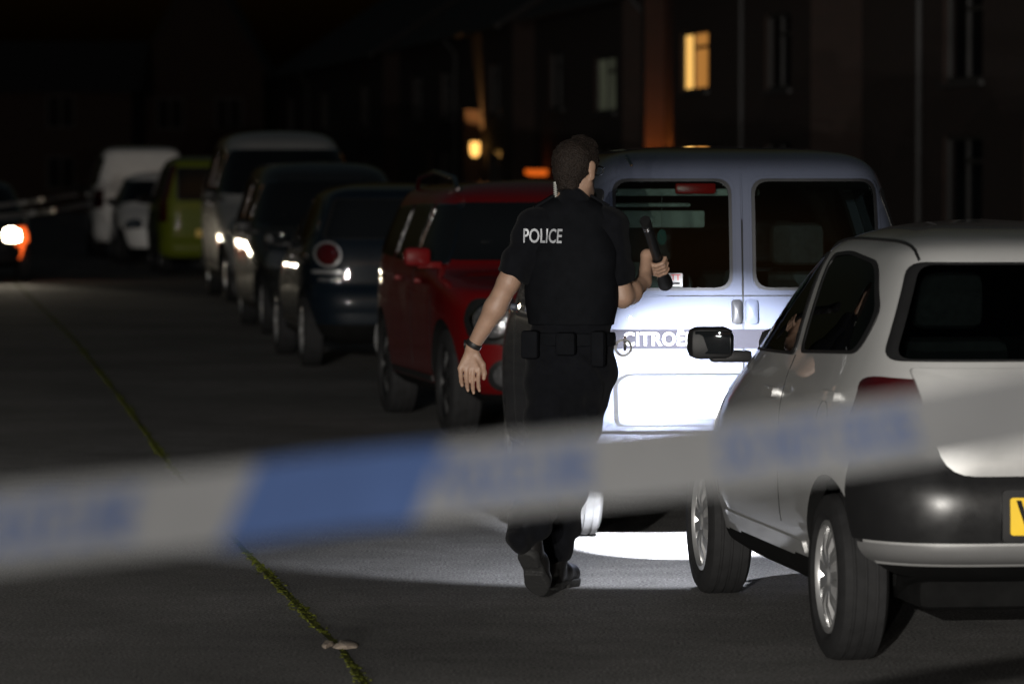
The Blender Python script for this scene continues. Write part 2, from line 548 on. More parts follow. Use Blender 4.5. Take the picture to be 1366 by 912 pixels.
# ------------------------------------------------------------------ wheels
WHEEL_CACHE = {}
def wheel(parent, x, y, r, width, side, style, rim_mat, seg=48, tyre_mat=None):
    key_ = (round(r, 3), round(width, 3), style, seg)
    if key_ not in WHEEL_CACHE:
        h = width / 2; rr = r * (0.665 if style != 'steel' else 0.62)
        prof = [(rr, -h*.75), (rr + .3*(r-rr), -h), (r - .3*(r-rr), -h), (r - .06*(r-rr), -h*.82)]
        for k in (-.45, 0, .45):                      # three tread grooves
            prof += [(r, h*(k-.07)), (r - .008, h*(k-.065)), (r - .008, h*(k+.065)), (r, h*(k+.07))]
        prof += [(r - .06*(r-rr), h*.82), (r - .3*(r-rr), h), (rr + .3*(r-rr), h), (rr, h*.75)]
        ty = MB().lathe(prof, 'X', seg).mesh()
        mb = MB()
        fx = h * .78
        mb.lathe([(rr + .004, fx - .10), (rr + .004, fx + .008), (rr - .012, fx + .012), (rr - .022, fx - .002), (rr - .026, fx - .10)], 'X', seg)
        mb.lathe([(0.002, fx - .075), (rr - .02, fx - .075), (rr - .02, fx - .085), (0.002, fx - .085)], 'X', seg)
        mb.lathe([(.001, fx + .012), (.026, fx + .012), (.038, fx + .002), (.05, fx - .02), (.05, fx - .06), (.001, fx - .06)], 'X', 24)
        ns = {'cap': 9, 'spoke5': 5, 'spoke7': 7, 'steel': 8}[style]
        for k in range(ns):
            for sub in ((-.10, .10) if style == 'cap' else (0,)):
                q = 2*math.pi*k/ns + sub
                wi, wo = (.013, .013) if style == 'cap' else (.028, .034)
                c_, s_ = math.cos(q), math.sin(q)
                def P(rad, off, xx): return (xx, rad*c_ - off*s_, rad*s_ + off*c_)
                ra, rb = .03, rr - .018
                vs_ = [P(ra, -wi, fx+.004), P(ra, wi, fx+.004), P(rb, wo, fx-.004), P(rb, -wo, fx-.004),
                       P(ra, -wi, fx-.05), P(ra, wi, fx-.05), P(rb, wo, fx-.05), P(rb, -wo, fx-.05)]
                mid = [P((ra+rb)/2, -wi*.8, fx+.012), P((ra+rb)/2, wi*.8, fx+.012), P((ra+rb)/2, wi, fx-.05), P((ra+rb)/2, -wi, fx-.05)]
                mb.add([*vs_, *mid], [(0,1,9,8),(8,9,2,3),(0,8,11,4),(8,3,7,11),(1,5,10,9),(9,10,6,2),(3,2,6,7),(0,4,5,1)])
        WHEEL_CACHE[key_] = (ty, mb.mesh())
    ty, rm = WHEEL_CACHE[key_]
    t = link('wheel', ty.copy() if len(ty.materials) else ty, tyre_mat or M['rubber'], parent)
    t.location = (side * x, y, r)
    if side < 0: t.rotation_euler = (0, 0, math.pi)
    rme = rm.copy()
    link('rim', rme, rim_mat, t)
    return t

# ------------------------------------------------------------------ car presets (y forward, x right)
HATCH = dict(
    rear=[(.20,-1.62),(.26,-1.73),(.36,-1.80),(.50,-1.81),(.64,-1.795),(.68,-1.765),(.84,-1.76),(.98,-1.725),(1.03,-1.70),(1.38,-1.49),(1.42,-1.44),(1.445,-1.36),(1.475,-1.05),(1.495,-.55),(1.505,-.1)],
    front=[(.20,1.66),(.28,1.77),(.42,1.805),(.55,1.79),(.66,1.70),(.76,1.52),(.88,1.20),(.96,.98),(1.0,.90),(1.2,.58),(1.36,.27),(1.43,.10),(1.47,-.0),(1.495,-.06),(1.505,-.1)],
    half=[(.20,.68),(.26,.765),(.36,.80),(.46,.822),(.62,.83),(.80,.825),(.93,.80),(1.0,.772),(1.2,.69),(1.36,.612),(1.41,.575),(1.445,.51),(1.47,.42),(1.49,.28),(1.505,.03)],
    nr=6.0, nf=3.4, arch=[(-1.245, .325), (1.125, .325)], wheel_r=.288, wheel_w=.172, wheel_x=.735,
    side_windows=[
        rpoly([(-1.40,1.20),(-1.36,1.06),(-.56,1.03),(-.36,1.385),(-.62,1.40),(-1.16,1.37)], [.10,.10,.05,.06,.08,.12]),
        rpoly([(-.48,1.02),(.64,1.0),(.72,1.035),(.30,1.32),(.18,1.365),(-.27,1.39)], [.05,.05,.03,.1,.06,.05])],
    screen=rpoly([(-.66,1.02),(.66,1.02),(.52,1.37),(-.52,1.37)], .07),
    rear_window=rpoly([(-.685,1.045),(.685,1.045),(.56,1.375),(-.56,1.375)], .05),
    tail=rpoly([(-.79,.82),(-.56,.80),(-.50,.90),(-.55,.985),(-.74,.995)], .04),
    head=rpoly([(-.72,.58),(-.42,.60),(-.40,.72),(-.52,.76),(-.68,.72)], .05),
    bumper_r=(.45,.655,-1.60), bumper_f=(.28,.52,1.52), mirror=(.74,.60,1.0), plate_r=.535, plate_f=.42)

VAN = dict(
    rear=[(.22,-1.93),(.28,-2.02),(.38,-2.06),(.50,-2.06),(.53,-2.03),(.60,-2.02),(1.05,-2.0),(1.14,-1.985),(1.62,-1.91),(1.68,-1.885),(1.72,-1.83),(1.755,-1.68),(1.785,-1.2),(1.80,-.4)],
    front=[(.22,1.92),(.30,2.02),(.50,2.05),(.70,2.0),(.85,1.80),(.95,1.50),(1.03,1.22),(1.1,1.08),(1.5,.62),(1.62,.42),(1.70,.22),(1.76,-.05),(1.79,-.25),(1.80,-.4)],
    half=[(.22,.74),(.30,.82),(.45,.85),(.70,.86),(.95,.855),(1.10,.835),(1.35,.765),(1.60,.682),(1.68,.645),(1.73,.595),(1.76,.53),(1.785,.37),(1.80,.03)],
    nr=8.0, nf=4.0, arch=[(-1.40, .34), (1.28, .34)], wheel_r=.305, wheel_w=.18, wheel_x=.70,
    side_windows=[
        rect(-1.84,-.72,1.16,1.60,.06), rect(-.62,.12,1.14,1.60,.06),
        rpoly([(.20,1.14),(1.0,1.12),(.56,1.54),(.46,1.60),(.20,1.60)], .05)],
    screen=rpoly([(-.74,1.12),(.74,1.12),(.60,1.60),(-.60,1.60)], .07),
    rear_window=None,
    tail=rpoly([(-.83,.78),(-.70,.78),(-.69,1.12),(-.79,1.12)], .03),
    head=rpoly([(-.78,.70),(-.46,.70),(-.44,.84),(-.72,.88)], .05),
    bumper_r=(.27,.505,-1.80), bumper_f=(.28,.56,1.72), mirror=(.80,.92,1.1), plate_r=.63, plate_f=.45)

SUV = dict(
    rear=[(.25,-1.85),(.32,-1.98),(.50,-2.04),(.62,-2.03),(.66,-2.0),(1.0,-1.98),(1.1,-1.95),(1.5,-1.80),(1.58,-1.74),(1.62,-1.62),(1.65,-1.3),(1.67,-.3)],
    front=[(.25,1.88),(.34,1.98),(.50,2.02),(.85,1.99),(.95,1.90),(1.02,1.55),(1.08,1.12),(1.12,1.02),(1.45,.62),(1.55,.45),(1.61,.25),(1.65,0),(1.67,-.3)],
    half=[(.25,.78),(.32,.86),(.5,.89),(.8,.90),(1.0,.885),(1.1,.865),(1.4,.76),(1.52,.71),(1.58,.66),(1.62,.56),(1.65,.40),(1.67,.03)],
    nr=7.0, nf=5.5, arch=[(-1.30, .38), (1.27, .38)], wheel_r=.345, wheel_w=.215, wheel_x=.765,
    side_windows=[
        rpoly([(-1.62,1.15),(-.82,1.12),(-.78,1.50),(-1.45,1.47)], .05),
        rpoly([(-.74,1.12),(.04,1.11),(.04,1.51),(-.70,1.50)], .04),
        rpoly([(.12,1.11),(.86,1.11),(.54,1.46),(.44,1.51),(.12,1.51)], .04)],
    screen=rpoly([(-.78,1.14),(.78,1.14),(.66,1.52),(-.66,1.52)], .07),
    rear_window=rpoly([(-.70,1.12),(.70,1.12),(.60,1.48),(-.60,1.48)], .07),
    tail=rpoly([(-.85,.80),(-.66,.80),(-.64,1.05),(-.80,1.07)], .03),
    head=rpoly([(-.84,.72),(-.50,.70),(-.47,.90),(-.56,.94),(-.80,.93)], .09),
    bumper_r=(.36,.62,-1.75), bumper_f=(.30,.60,1.80), mirror=(.83,.78,1.14), plate_r=.8, plate_f=.48)

def mirror_u(o): return [(-u, z) for u, z in o][::-1]

def text_mesh(txt, size, extrude=0.0, bold=0.0, spacing=1.0):
    cu = bpy.data.curves.new('t', 'FONT')
    cu.body = txt; cu.size = size; cu.align_x = 'CENTER'; cu.align_y = 'CENTER'
    cu.offset = bold; cu.space_character = spacing; cu.resolution_u = 3; cu.extrude = extrude
    ob = bpy.data.objects.new('t', cu); COL.objects.link(ob)
    dg = bpy.context.evaluated_depsgraph_get()
    me = bpy.data.meshes.new_from_object(ob.evaluated_get(dg))
    bpy.data.objects.remove(ob); bpy.data.curves.remove(cu)
    return me

def subdivide(me, maxlen):
    bm = bmesh.new(); bm.from_mesh(me)
    bmesh.ops.triangulate(bm, faces=bm.faces[:])
    for _ in range(4):
        e = [e for e in bm.edges if e.calc_length() > maxlen]
        if not e: break
        bmesh.ops.subdivide_edges(bm, edges=e, cuts=1)
        bmesh.ops.triangulate(bm, faces=bm.faces[:])
    bm.to_mesh(me); bm.free()

def body_text(S, face, txt, size, u, z, off, mat, parent, name='lettering', bold=0.0, sx=1.0, spacing=1.0, depth=0.004):
    me = text_mesh(txt, size, depth / 2, bold, spacing)
    mu = -1 if face == 'front' else 1
    for v in me.vertices:
        x, y, d = v.co
        v.co = S.at(face, u + mu * x * sx, z + y, off + d)
    return link(name, me, mat, parent, smooth=False)

def make_car(name, label, cat, P, loc, yaw, sx=1, sy=1, sz=1, body='silver', K=80, Mh=130, cavity=False, group='cars parked along the kerb',
             glass='dark_glass', rim='alloy', style='spoke7', trim=None, tail=None, head=True, bumper='plastic', bumper_f=None,
             plates=True, mirror_mat='plastic', front_detail=True, mesh_seg=40, seats=True, handles=True, shine=None, n_adj=0, folded=False, tyre='rubber'):
    """P preset, loc = ground point under the centre, yaw = heading angle (0 = away from the camera)"""
    t = thing(name, label, cat, loc, yaw, group)
    S = Surf(P['rear'], P['front'], P['half'], P['nr'] + n_adj, P['nf'], sx, sy, sz)
    sc = lambda o: [(u, z * sz) for u, z in o]
    side_sc = lambda o: [(u * sy, z * sz) for u, z in o]
    end_sc = lambda o: [(u * sx, z * sz) for u, z in o]
    b = link('body', S.mesh(K, Mh), M[body], t, ang=60)
    wr = P['wheel_r'] * (sz + sy) / 2 if 'wr' not in P else P['wr']
    cutters = []
    for y, r in P['arch']:
        ar = r * wr / P['wheel_r'] * 1.02
        for sd in (-1, 1):
            mb = MB(); n = 40; vs_ = []
            for xx in (sd * (P['wheel_x'] - .16) * sx, sd * 1.4):
                for k in range(n):
                    q = 2 * math.pi * k / n
                    vs_.append((xx, y * sy + ar * math.cos(q), wr + .02 + ar * math.sin(q)))
            mb.add(vs_, [tuple(range(n)), tuple(range(n, 2*n))] + [(k, (k+1) % n, n+(k+1) % n, n+k) for k in range(n)])
            cutters.append(mb.build('cutter', M['under']))
    sw = [side_sc(o) for o in P['side_windows']]
    scr = end_sc(P['screen'])
    rws = [end_sc(o) for o in (P.get('rear_windows') or ([P['rear_window']] if P['rear_window'] else []))]
    if cavity:
        Si = Surf(P['rear'], P['front'], P['half'], P['nr'], P['nf'], sx, sy, sz, inset=0.05)
        cutters.append(link('cutter', Si.mesh(40, 60, .45 * sz, S.zt - .045), M['interior']))
        for o in sw:
            for sd in (-1, 1):
                cutters.append(prism('side', o, sd * .35, sd * 1.2).build('cutter', M['plastic']))
        for o in rws: cutters.append(prism('rear', o, -.6, -2.6).build('cutter', M['plastic']))
        cutters.append(prism('front', scr, -.2, 2.6).build('cutter', M['plastic']))
    bool_diff(b, cutters)
    # faces made by the cuts: wheel arches and cabin
    me = b.data
    me.materials.clear()
    for q in (body, 'under', 'interior', 'ink'): me.materials.append(M[q])
    for p in me.polygons:
        c, nn = p.center, p.normal
        if c.z < S.zb + .01: p.material_index = 1; continue
        if c.z > S.zt - .01: continue
        if nn.z < -.3 and c.z < .37 * sz: p.material_index = 1; continue
        yc_, a_, w_ = S.frame(c.z)
        ne = S.nf if c.y > yc_ else S.nr
        m_ = ((abs(c.x) / w_) ** ne + (abs(c.y - yc_) / a_) ** ne) ** (1 / ne)
        inward = nn.x * c.x + nn.y * (c.y - yc_) * .5 + nn.z * (c.z - S.zt * .5) < -.03
        for y, r in P['arch']:
            ry_, rz_ = c.y - y * sy, c.z - wr - .02
            rl_ = math.hypot(ry_, rz_)
            if abs(rl_ - r * wr / P['wheel_r'] * 1.02) < .03 and (nn.y * ry_ + nn.z * rz_) / (rl_ + 1e-6) < -.5: inward = True
        if inward or (m_ < .965 and c.z < S.zt * .92):
            arch_ = any(math.hypot(c.y - y * sy, c.z - wr) < r * wr / P['wheel_r'] * 1.15 for y, r in P['arch']) and c.z < .78 * sz
            p.material_index = 1 if arch_ else (3 if m_ > .96 else 2)
    # glazing
    g = M[glass]
    for o in sw:
        for f in ('left', 'right'):
            link('side_window', S.patch(f, o, .002 if cavity else .008, .006 if cavity else .02, rings=6 if cavity else 10), g, t)
            link('window_seal', S.patch(f, o, .005 if cavity else .012, .012, hole=.93 if cavity else .95), M[trim or 'plastic'], t)
    link('windscreen', S.patch('front', scr, .002 if cavity else .016, .006 if cavity else .03, rings=6 if cavity else 12), g, t)
    for o in rws:
        link('rear_window', S.patch('rear', o, .002 if cavity else .012, .006 if cavity else .025, rings=6 if cavity else 12), g, t)
        link('window_seal', S.patch('rear', o, .006 if cavity else .016, .014, hole=.95), M['plastic'], t)
    # bumpers
    z0, z1, yl = P['bumper_r']
    link('rear_bumper', S.shell(z0*sz, z1*sz, yl*sy, -1, .012, .03, crown=.02), M[bumper], t)
    z0, z1, yl = P['bumper_f']
    link('front_bumper', S.shell(z0*sz, z1*sz, yl*sy, 1, .012, .03, crown=.02), M[bumper_f or body], t)
    # lamps
    tl = end_sc(tail or P['tail'])
    for o in (tl, mirror_u(tl)):
        link('tail_light', S.patch('rear', o, .012, .03, bulge=.012), M['lamp_red'], t)
    if head:
        hl = end_sc(P['head'])
        for o in (hl, mirror_u(hl)):
            h_ = link('headlight', S.patch('front', o, .006, .03, bulge=.01), M['lamp_clear'], t)
    # plates
    if plates:
        link('number_plate', S.patch('rear', rect(-.26, .26, (P['plate_r']-.056)*sz, (P['plate_r']+.056)*sz, .01), .034, .012), M['plate_y'], t)
        link('number_plate', S.patch('front', rect(-.26, .26, (P['plate_f']-.056)*sz, (P['plate_f']+.056)*sz, .01), .038, .012), M['plate_w'], t)
    if front_detail:
        zc = (P['bumper_f'][1] + .05) * sz
        link('grille', S.patch('front', rect(-.36*sx, .36*sx, zc, zc + .09*sz, .03), .006, .02), M[shine or 'plastic'], t)
        for k in (-1, 1):
            w_ = MB().tube([S.at('front', k*.25*sx - .3, scr[0][1] + .015, .012), S.at('front', k*.25*sx, scr[0][1] + .03, .014), S.at('front', k*.25*sx + .28, scr[0][1] + .05, .014)], .007, 6)
            w_.build('wiper', M['plastic'], t)
    # mirrors
    mx, my, mz = P['mirror']
    for sd in (-1, 1):
        mb = MB()
        c = Vector((sd * (mx * sx + (-.07 if folded else .13)), my * sy, mz * sz + .02))
        if folded: mb.v.clear()
        mb.rbox((c.x - .088, c.y - .05, c.z - .062), (c.x + .088, c.y + .06, c.z + .062), .035)
        mb.rbox((min(sd*mx*sx - sd*.03, c.x), c.y - .02, c.z - .075), (max(sd*mx*sx - sd*.03, c.x), c.y + .03, c.z - .03), .012)
        mo = mb.build('door_mirror', M[mirror_mat], t)
        MB().rbox((-.070, -.005, -.044), (.070, .005, .044), .004, Matrix.Translation((c.x, c.y - .054, c.z + .003)) @ Matrix.Rotation(R(-17) , 4, 'Z') @ Matrix.Rotation(R(6), 4, 'X')).build('mirror_glass', M['dark_glass'], mo)
    # door lines and handles
    for f in ('left', 'right'):
        yd0, yd1 = sw[-1][0][0], max(p[0] for p in sw[-1])
        yb = min(p[0] for p in sw[-1]) - .03
        for yy, zt_ in ((yb, min(p[1] for p in sw[-1]) + .02),):
            link('door_gap', S.patch(f, rect(yy - .004, yy + .004, .42*sz, zt_, .002), .0015, .006, rings=2), M['ink'], t)
        yq = yd1 + .05
        link('door_gap', S.patch(f, rect(yq - .004, yq + .004, .42*sz, .93*sz, .002), .0015, .006, rings=2), M['ink'], t)
        link('side_trim', S.patch(f, rect(P['arch'][0][0]*sy + .42, P['arch'][1][0]*sy - .42, .33*sz, .375*sz, .01), .008, .014), M['silver' if body == 'silver' else 'plastic'], t)
        if handles:
            for o in sw[-2:]:
                y_ = min(p[0] for p in o) + .13
                z_ = min(p[1] for p in o) - .12 * sz
                link('door_handle', S.patch(f, rect(y_ - .08, y_ + .08, z_ - .017, z_ + .017, .012), .022, .024), M[shine or body], t)
    # wheels
    for y, r in P['arch']:
        for sd in (-1, 1):
            wheel(t, P['wheel_x'] * sx, y * sy, wr, P['wheel_w'] * sx, sd, style, M[rim], mesh_seg, M[tyre])
    # underside: axles, exhaust, fuel tank
    u = MB()
    u.rbox((-.55*sx, -1.5*sy, .19*sz), (.55*sx, -.7*sy, .30*sz), .04)
    u.tube([(-.3*sx, P['rear'][0][1]*sy + .02, .24*sz), (-.3*sx, -1.0*sy, .23*sz)], .03, 8)
    u.tube([(-.6*sx, P['arch'][0][0]*sy, wr), (.6*sx, P['arch'][0][0]*sy, wr)], .045, 8)
    u.build('underbody', M['under'], t)
    if cavity and seats:
        zs = scr[0][1]
        for k, yy in ((-1, .05), (1, .05), (-1, -.75), (1, -.75)):
            yy *= sy
            mb = MB()
            mb.rbox((k*.36*sx - .24, yy - .28, .40*sz), (k*.36*sx + .24, yy + .30, .58*sz), .05)
            mb.rbox((k*.36*sx - .23, yy - .40, .55*sz), (k*.36*sx + .23, yy - .24, zs + .02), .05, Matrix.Translation((0, 0, 0)))
            so = mb.build('seat', M['seat'], t)
            MB().rbox((k*.36*sx - .13, yy - .42, zs + .05), (k*.36*sx + .13, yy - .31, zs + .25), .045).build('headrest', M['seat'], so)
        MB().rbox((-.62*sx, .62*sy, .62*sz), (.62*sx, .95*sy, zs - .02), .05).build('dashboard', M['interior'], t)
    return t, S

YAW = R(8.1)                                   # street direction: 8 degrees left of the camera axis
U = Vector((-math.sin(YAW), math.cos(YAW), 0)); V = Vector((math.cos(YAW), math.sin(YAW), 0))

def at_rear(X, D, half_len):        # centre of a car from its end nearest the camera
    return Vector((X, D, 0)) + U * half_len

exec_parts = []
# ================================================================== SETTING
def flat(name, pts, z, mat, kind='structure'):
    o = link(name, MB().add([(x, y, z) for x, y in pts], [tuple(range(len(pts)))]).mesh(), mat, smooth=False)
    return props(o, kind=kind)
flat('ground', [(-400, -120), (400, -120), (400, 900), (-400, 900)], -0.012, M['soil'])
def row(s, off):            # point s metres along the street, off metres right of the car line's outer side
    p = Vector((1.075, 14.95, 0)) + U * s + V * off
    return (p.x, p.y)
flat('road', [row(-70, -6.6), row(-70, 1.95), row(150, 1.95), row(150, -6.6)], 0.0, M['asphalt'])
def slab(name, s0, s1, o0, o1, z0, z1, mat):
    a, b, c, d = row(s0, o0), row(s0, o1), row(s1, o1), row(s1, o0)
    mb = MB().add([(*a, z0), (*b, z0), (*c, z0), (*d, z0), (*a, z1), (*b, z1), (*c, z1), (*d, z1)],
                  [(0,3,2,1),(4,5,6,7),(0,1,5,4),(1,2,6,5),(2,3,7,6),(3,0,4,7)])
    return props(mb.build(name, mat, smooth=False), kind='structure')
slab('kerb', -70, 150, 1.95, 2.08, -.01, .12, M['kerb'])
slab('pavement', -70, 150, 2.083, 4.2, -.01, .115, M['pavement'])
slab('kerb', -70, 90, -6.73, -6.6, -.01, .12, M['kerb'])
slab('pavement', -70, 90, -8.9, -6.733, -.01, .115, M['pavement'])

# moss in the seam between the two strips of tarmac
seam_px = [(500, 935), (478, 903), (455, 868), (420, 835), (388, 800), (352, 762), (325, 735), (300, 706), (262, 665), (228, 625), (196, 580), (165, 538), (128, 490), (100, 455), (70, 425), (36, 392), (14, 372)]
seam = [gp(x, y) for x, y in seam_px]
mb = MB(); gap = MB()
r2 = random.Random(3)
for i in range(len(seam) - 1):
    a, b = seam[i], seam[i+1]
    L = (b - a).length; d = (b - a).normalized(); nrm = Vector((d.y, -d.x, 0))
    gap.add([a + nrm*.012 + Vector((0,0,.003)), a - nrm*.012 + Vector((0,0,.003)), b - nrm*.012 + Vector((0,0,.003)), b + nrm*.012 + Vector((0,0,.003))], [(0,1,2,3)])
    far_ = max(0.25, min(1, 20 / a.y)); k = int(L * 190 * far_)
    for j in range(k):
        s = r2.random() * L
        dens = 0.5 + 0.5 * math.sin((a.y + d.y*s) * 2.3 + 1.0) * math.sin((a.y + d.y*s) * 0.9)
        if r2.random() > 0.15 + 0.85 * dens: continue
        c = a + d * s + nrm * r2.gauss(0, .006 + .009 * dens)
        rr = r2.uniform(.004, .012); hh = r2.uniform(.002, .006)
        n = 6; base = [c + Vector((rr*math.cos(q)*r2.uniform(.7,1.3), rr*1.3*math.sin(q)*r2.uniform(.7,1.3), .0)) for q in [2*math.pi*m/n for m in range(n)]]
        mid = [c + (p - c) * .7 + Vector((0, 0, hh * .7)) for p in base]
        mb.add(base + mid + [c + Vector((0, 0, hh))], [(m, (m+1) % n, n+(m+1) % n, n+m) for m in range(n)] + [(n+m, n+(m+1) % n, 2*n) for m in range(n)])
props(gap.build('road_seam', M['seam'], smooth=False), kind='structure')
props(mb.build('moss', M['moss']), kind='stuff')
for (px, py, sx_, sy_, lab) in ((462, 864, .045, .07, 'larger pale chip of broken concrete beside the mossy road seam'), (437, 862, .02, .06, 'smaller pale chip of broken concrete on the left of the mossy seam')):
    c = gp(px, py); n = 11
    ring = [c + Vector((sx_*math.cos(2*math.pi*k/n)*r2.uniform(.6,1.2), sy_*2*math.sin(2*math.pi*k/n)*r2.uniform(.6,1.2), .002)) for k in range(n)]
    top = [c + (p - c)*.75 + Vector((0,0,.012*r2.uniform(.6,1.2))) for p in ring]
    o = MB().add(ring + top, [(k, (k+1) % n, n+(k+1) % n, n+k) for k in range(n)] + [tuple(range(n, 2*n))]).build('concrete_chip', M['chip'])
    props(o, lab, 'stone', 'broken chips beside the seam')
# ================================================================== HOUSES (set back behind the pavement on the right)
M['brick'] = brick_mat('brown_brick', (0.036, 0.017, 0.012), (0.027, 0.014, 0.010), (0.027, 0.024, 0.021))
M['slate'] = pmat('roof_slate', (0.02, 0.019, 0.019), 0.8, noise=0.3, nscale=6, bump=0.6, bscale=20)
M['upvc'] = pmat('white_upvc', (0.032, 0.03, 0.028), 0.6, noise=0.05)
M['gutter'] = pmat('grey_downpipe', (0.05, 0.047, 0.047), 0.6, noise=0.1)
M['door'] = pmat('door_paint', (0.05, 0.03, 0.03), 0.4)
M['night_pane'] = pmat('night_pane', (0.012, 0.013, 0.015), 0.04)
def lit(name, col, s, folds=0.0):
    m = pmat(name, (0.02, 0.02, 0.02), 0.4, emit=col, estr=s)
    if folds:                       # curtain folds in front of the lamp
        nt = m.node_tree; b = nt.nodes['Principled BSDF']
        tc = nt.nodes.new('ShaderNodeTexCoord'); w = nt.nodes.new('ShaderNodeTexNoise')
        mp = nt.nodes.new('ShaderNodeMapping'); mp.inputs['Scale'].default_value = (5, 5, 0.5)
        nt.links.new(tc.outputs['Object'], mp.inputs[0]); nt.links.new(mp.outputs[0], w.inputs['Vector']); w.inputs['Scale'].default_value = 1.5
        r = nt.nodes.new('ShaderNodeMapRange'); r.inputs['From Min'].default_value = .3; r.inputs['From Max'].default_value = .7
        r.inputs['To Min'].default_value = s * (1 - folds); r.inputs['To Max'].default_value = s * (1 + folds)
        nt.links.new(w.outputs['Fac'], r.inputs['Value']); nt.links.new(r.outputs['Result'], b.inputs['Emission Strength'])
    return m
M['warm_lit'] = lit('lamp_lit_curtain', (1.0, 0.42, 0.09), 0.42, .25)
M['warm_bright'] = lit('lamp_lit_gap', (1.0, 0.55, 0.14), 1.1, .1)
M['dim_lit'] = lit('dim_lit_blind', (0.42, 0.45, 0.30), 0.07, .5)
M['amber_glow'] = lit('amber_bulkhead_glass', (1.0, 0.16, 0.01), 0.75)
M['lantern_glow'] = lit('lantern_glass', (1.0, 0.5, 0.12), 2.2)

OFF = 10.6
HQ = Matrix.Translation((1.075, 14.95, 0)) @ Matrix.Rotation(YAW, 4, 'Z')      # local y = along the street, x = away from the road

def house(name, label, s0, s1, wins, door, pipes, eave=5.0, depth=8.0, group='brick houses set back along the street'):
    """wins: (s0, s1, z0, z1, pane material, layout)"""
    t = thing(name, label, 'house', HQ @ Vector((OFF, s0, 0)), YAW, group)
    L = s1 - s0
    holes = [(a - s0, b - s0, z0, z1) for a, b, z0, z1, *_ in wins] + ([(door - s0 - .45, door - s0 + .45, 0.15, 2.15)] if door else [])
    ys = sorted({0, L, *[h[0] for h in holes], *[h[1] for h in holes]})
    zs = sorted({0, eave, *[h[2] for h in holes], *[h[3] for h in holes]})
    mb = MB()
    inside = lambda y, z: any(h[0] < y < h[1] and h[2] < z < h[3] for h in holes)
    for i in range(len(ys) - 1):          # the street front, left open at windows and door
        for j in range(len(zs) - 1):
            if inside((ys[i] + ys[i+1]) / 2, (zs[j] + zs[j+1]) / 2): continue
            mb.add([(0, ys[i], zs[j]), (0, ys[i+1], zs[j]), (0, ys[i+1], zs[j+1]), (0, ys[i], zs[j+1])], [(0, 1, 2, 3)])
    for a, b, c, d in holes:              # reveals
        mb.add([(0, a, c), (0, b, c), (0, b, d), (0, a, d), (.14, a, c), (.14, b, c), (.14, b, d), (.14, a, d)],
               [(0,1,5,4), (1,2,6,5), (2,3,7,6), (3,0,4,7)])
    ridge = eave + 2.6
    for y in (0, L):
        mb.add([(0, y, 0), (depth, y, 0), (depth, y, eave), (depth/2, y, ridge), (0, y, eave)], [(0, 1, 2, 3, 4)])
    mb.add([(depth, 0, 0), (depth, L, 0), (depth, L, eave), (depth, 0, eave)], [(0, 1, 2, 3)])
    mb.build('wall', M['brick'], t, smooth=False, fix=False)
    k = 2.6 / (depth / 2)
    rf = MB()
    for sgn in (0, 1):
        def q(x, z): return (x if not sgn else depth - x, z)
        x0, z0 = q(-.35, eave - .35*k + .03); x1, z1 = q(depth/2, ridge + .03)
        rf.add([(x0, -.25, z0), (x0, L+.25, z0), (x1, L+.25, z1), (x1, -.25, z1), (x0, -.25, z0+.12), (x0, L+.25, z0+.12), (x1, L+.25, z1+.12), (x1, -.25, z1+.12)],
               [(0,1,2,3), (4,5,6,7), (0,1,5,4), (1,2,6,5), (2,3,7,6), (3,0,4,7)])
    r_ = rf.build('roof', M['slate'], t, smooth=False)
    MB().rbox((depth/2 - .35, L*.5 - .45, ridge - .3), (depth/2 + .35, L*.5 + .45, ridge + 1.1), .02).build('chimney', M['brick'], r_)
    MB().tube([(-.36, -.2, eave - .16), (-.36, L + .2, eave - .16)], .06, 8).build('gutter', M['gutter'], t)
    for s in pipes:
        MB().tube([(-.36, s - s0, eave - .2), (-.07, s - s0, eave - .55), (-.07, s - s0, .1)], .045, 8).build('downpipe', M['gutter'], t)
    for a, b, z0, z1, pm, *lay in wins:
        a -= s0; b -= s0
        f = MB()
        e = .06
        f.box((.05, a, z0), (.11, a + e, z1)); f.box((.05, b - e, z0), (.11, b, z1))
        f.box((.052, a + e, z0), (.11, b - e, z0 + e)); f.box((.052, a + e, z1 - e), (.11, b - e, z1))
        mid = lay[0] if lay else .5
        m_ = a + (b - a) * mid
        f.box((.054, m_ - .035, z0 + e), (.108, m_ + .035, z1 - e))
        tr = z1 - (z1 - z0) * .28
        f.box((.056, a + e, tr - .03), (.106, m_ - .035, tr + .03))
        w_ = f.build('window', M['upvc'], t, smooth=False)
        MB().box((-.06, a - .05, z0 - .07), (.05, b + .05, z0 - .003)).build('sill', M['gutter'], w_, smooth=False)
        if len(lay) > 1:
            MB().box((.085, m_, z0 + .01), (.09, b - .01, z1 - .01)).build('pane', M[lay[1]], w_, smooth=False)
            MB().box((.085, a + .01, z0 + .01), (.09, m_ - .002, z1 - .01)).build('pane', M[pm], w_, smooth=False)
        else:
            MB().box((.085, a + .01, z0 + .01), (.09, b - .01, z1 - .01)).build('pane', M[pm], w_, smooth=False)
    if door:
        d = door - s0
        dd = MB().box((.09, d - .45, .15), (.13, d + .45, 2.15)).build('door', M['door'], t, smooth=False)
        MB().rbox((.05, d + .3, 1.0), (.089, d + .34, 1.14), .01).build('door_handle', M['chrome'], dd)
        MB().box((-.5, d - .7, 0), (-.003, d + .7, .15)).build('doorstep', M['kerb'], t, smooth=False)
    return t

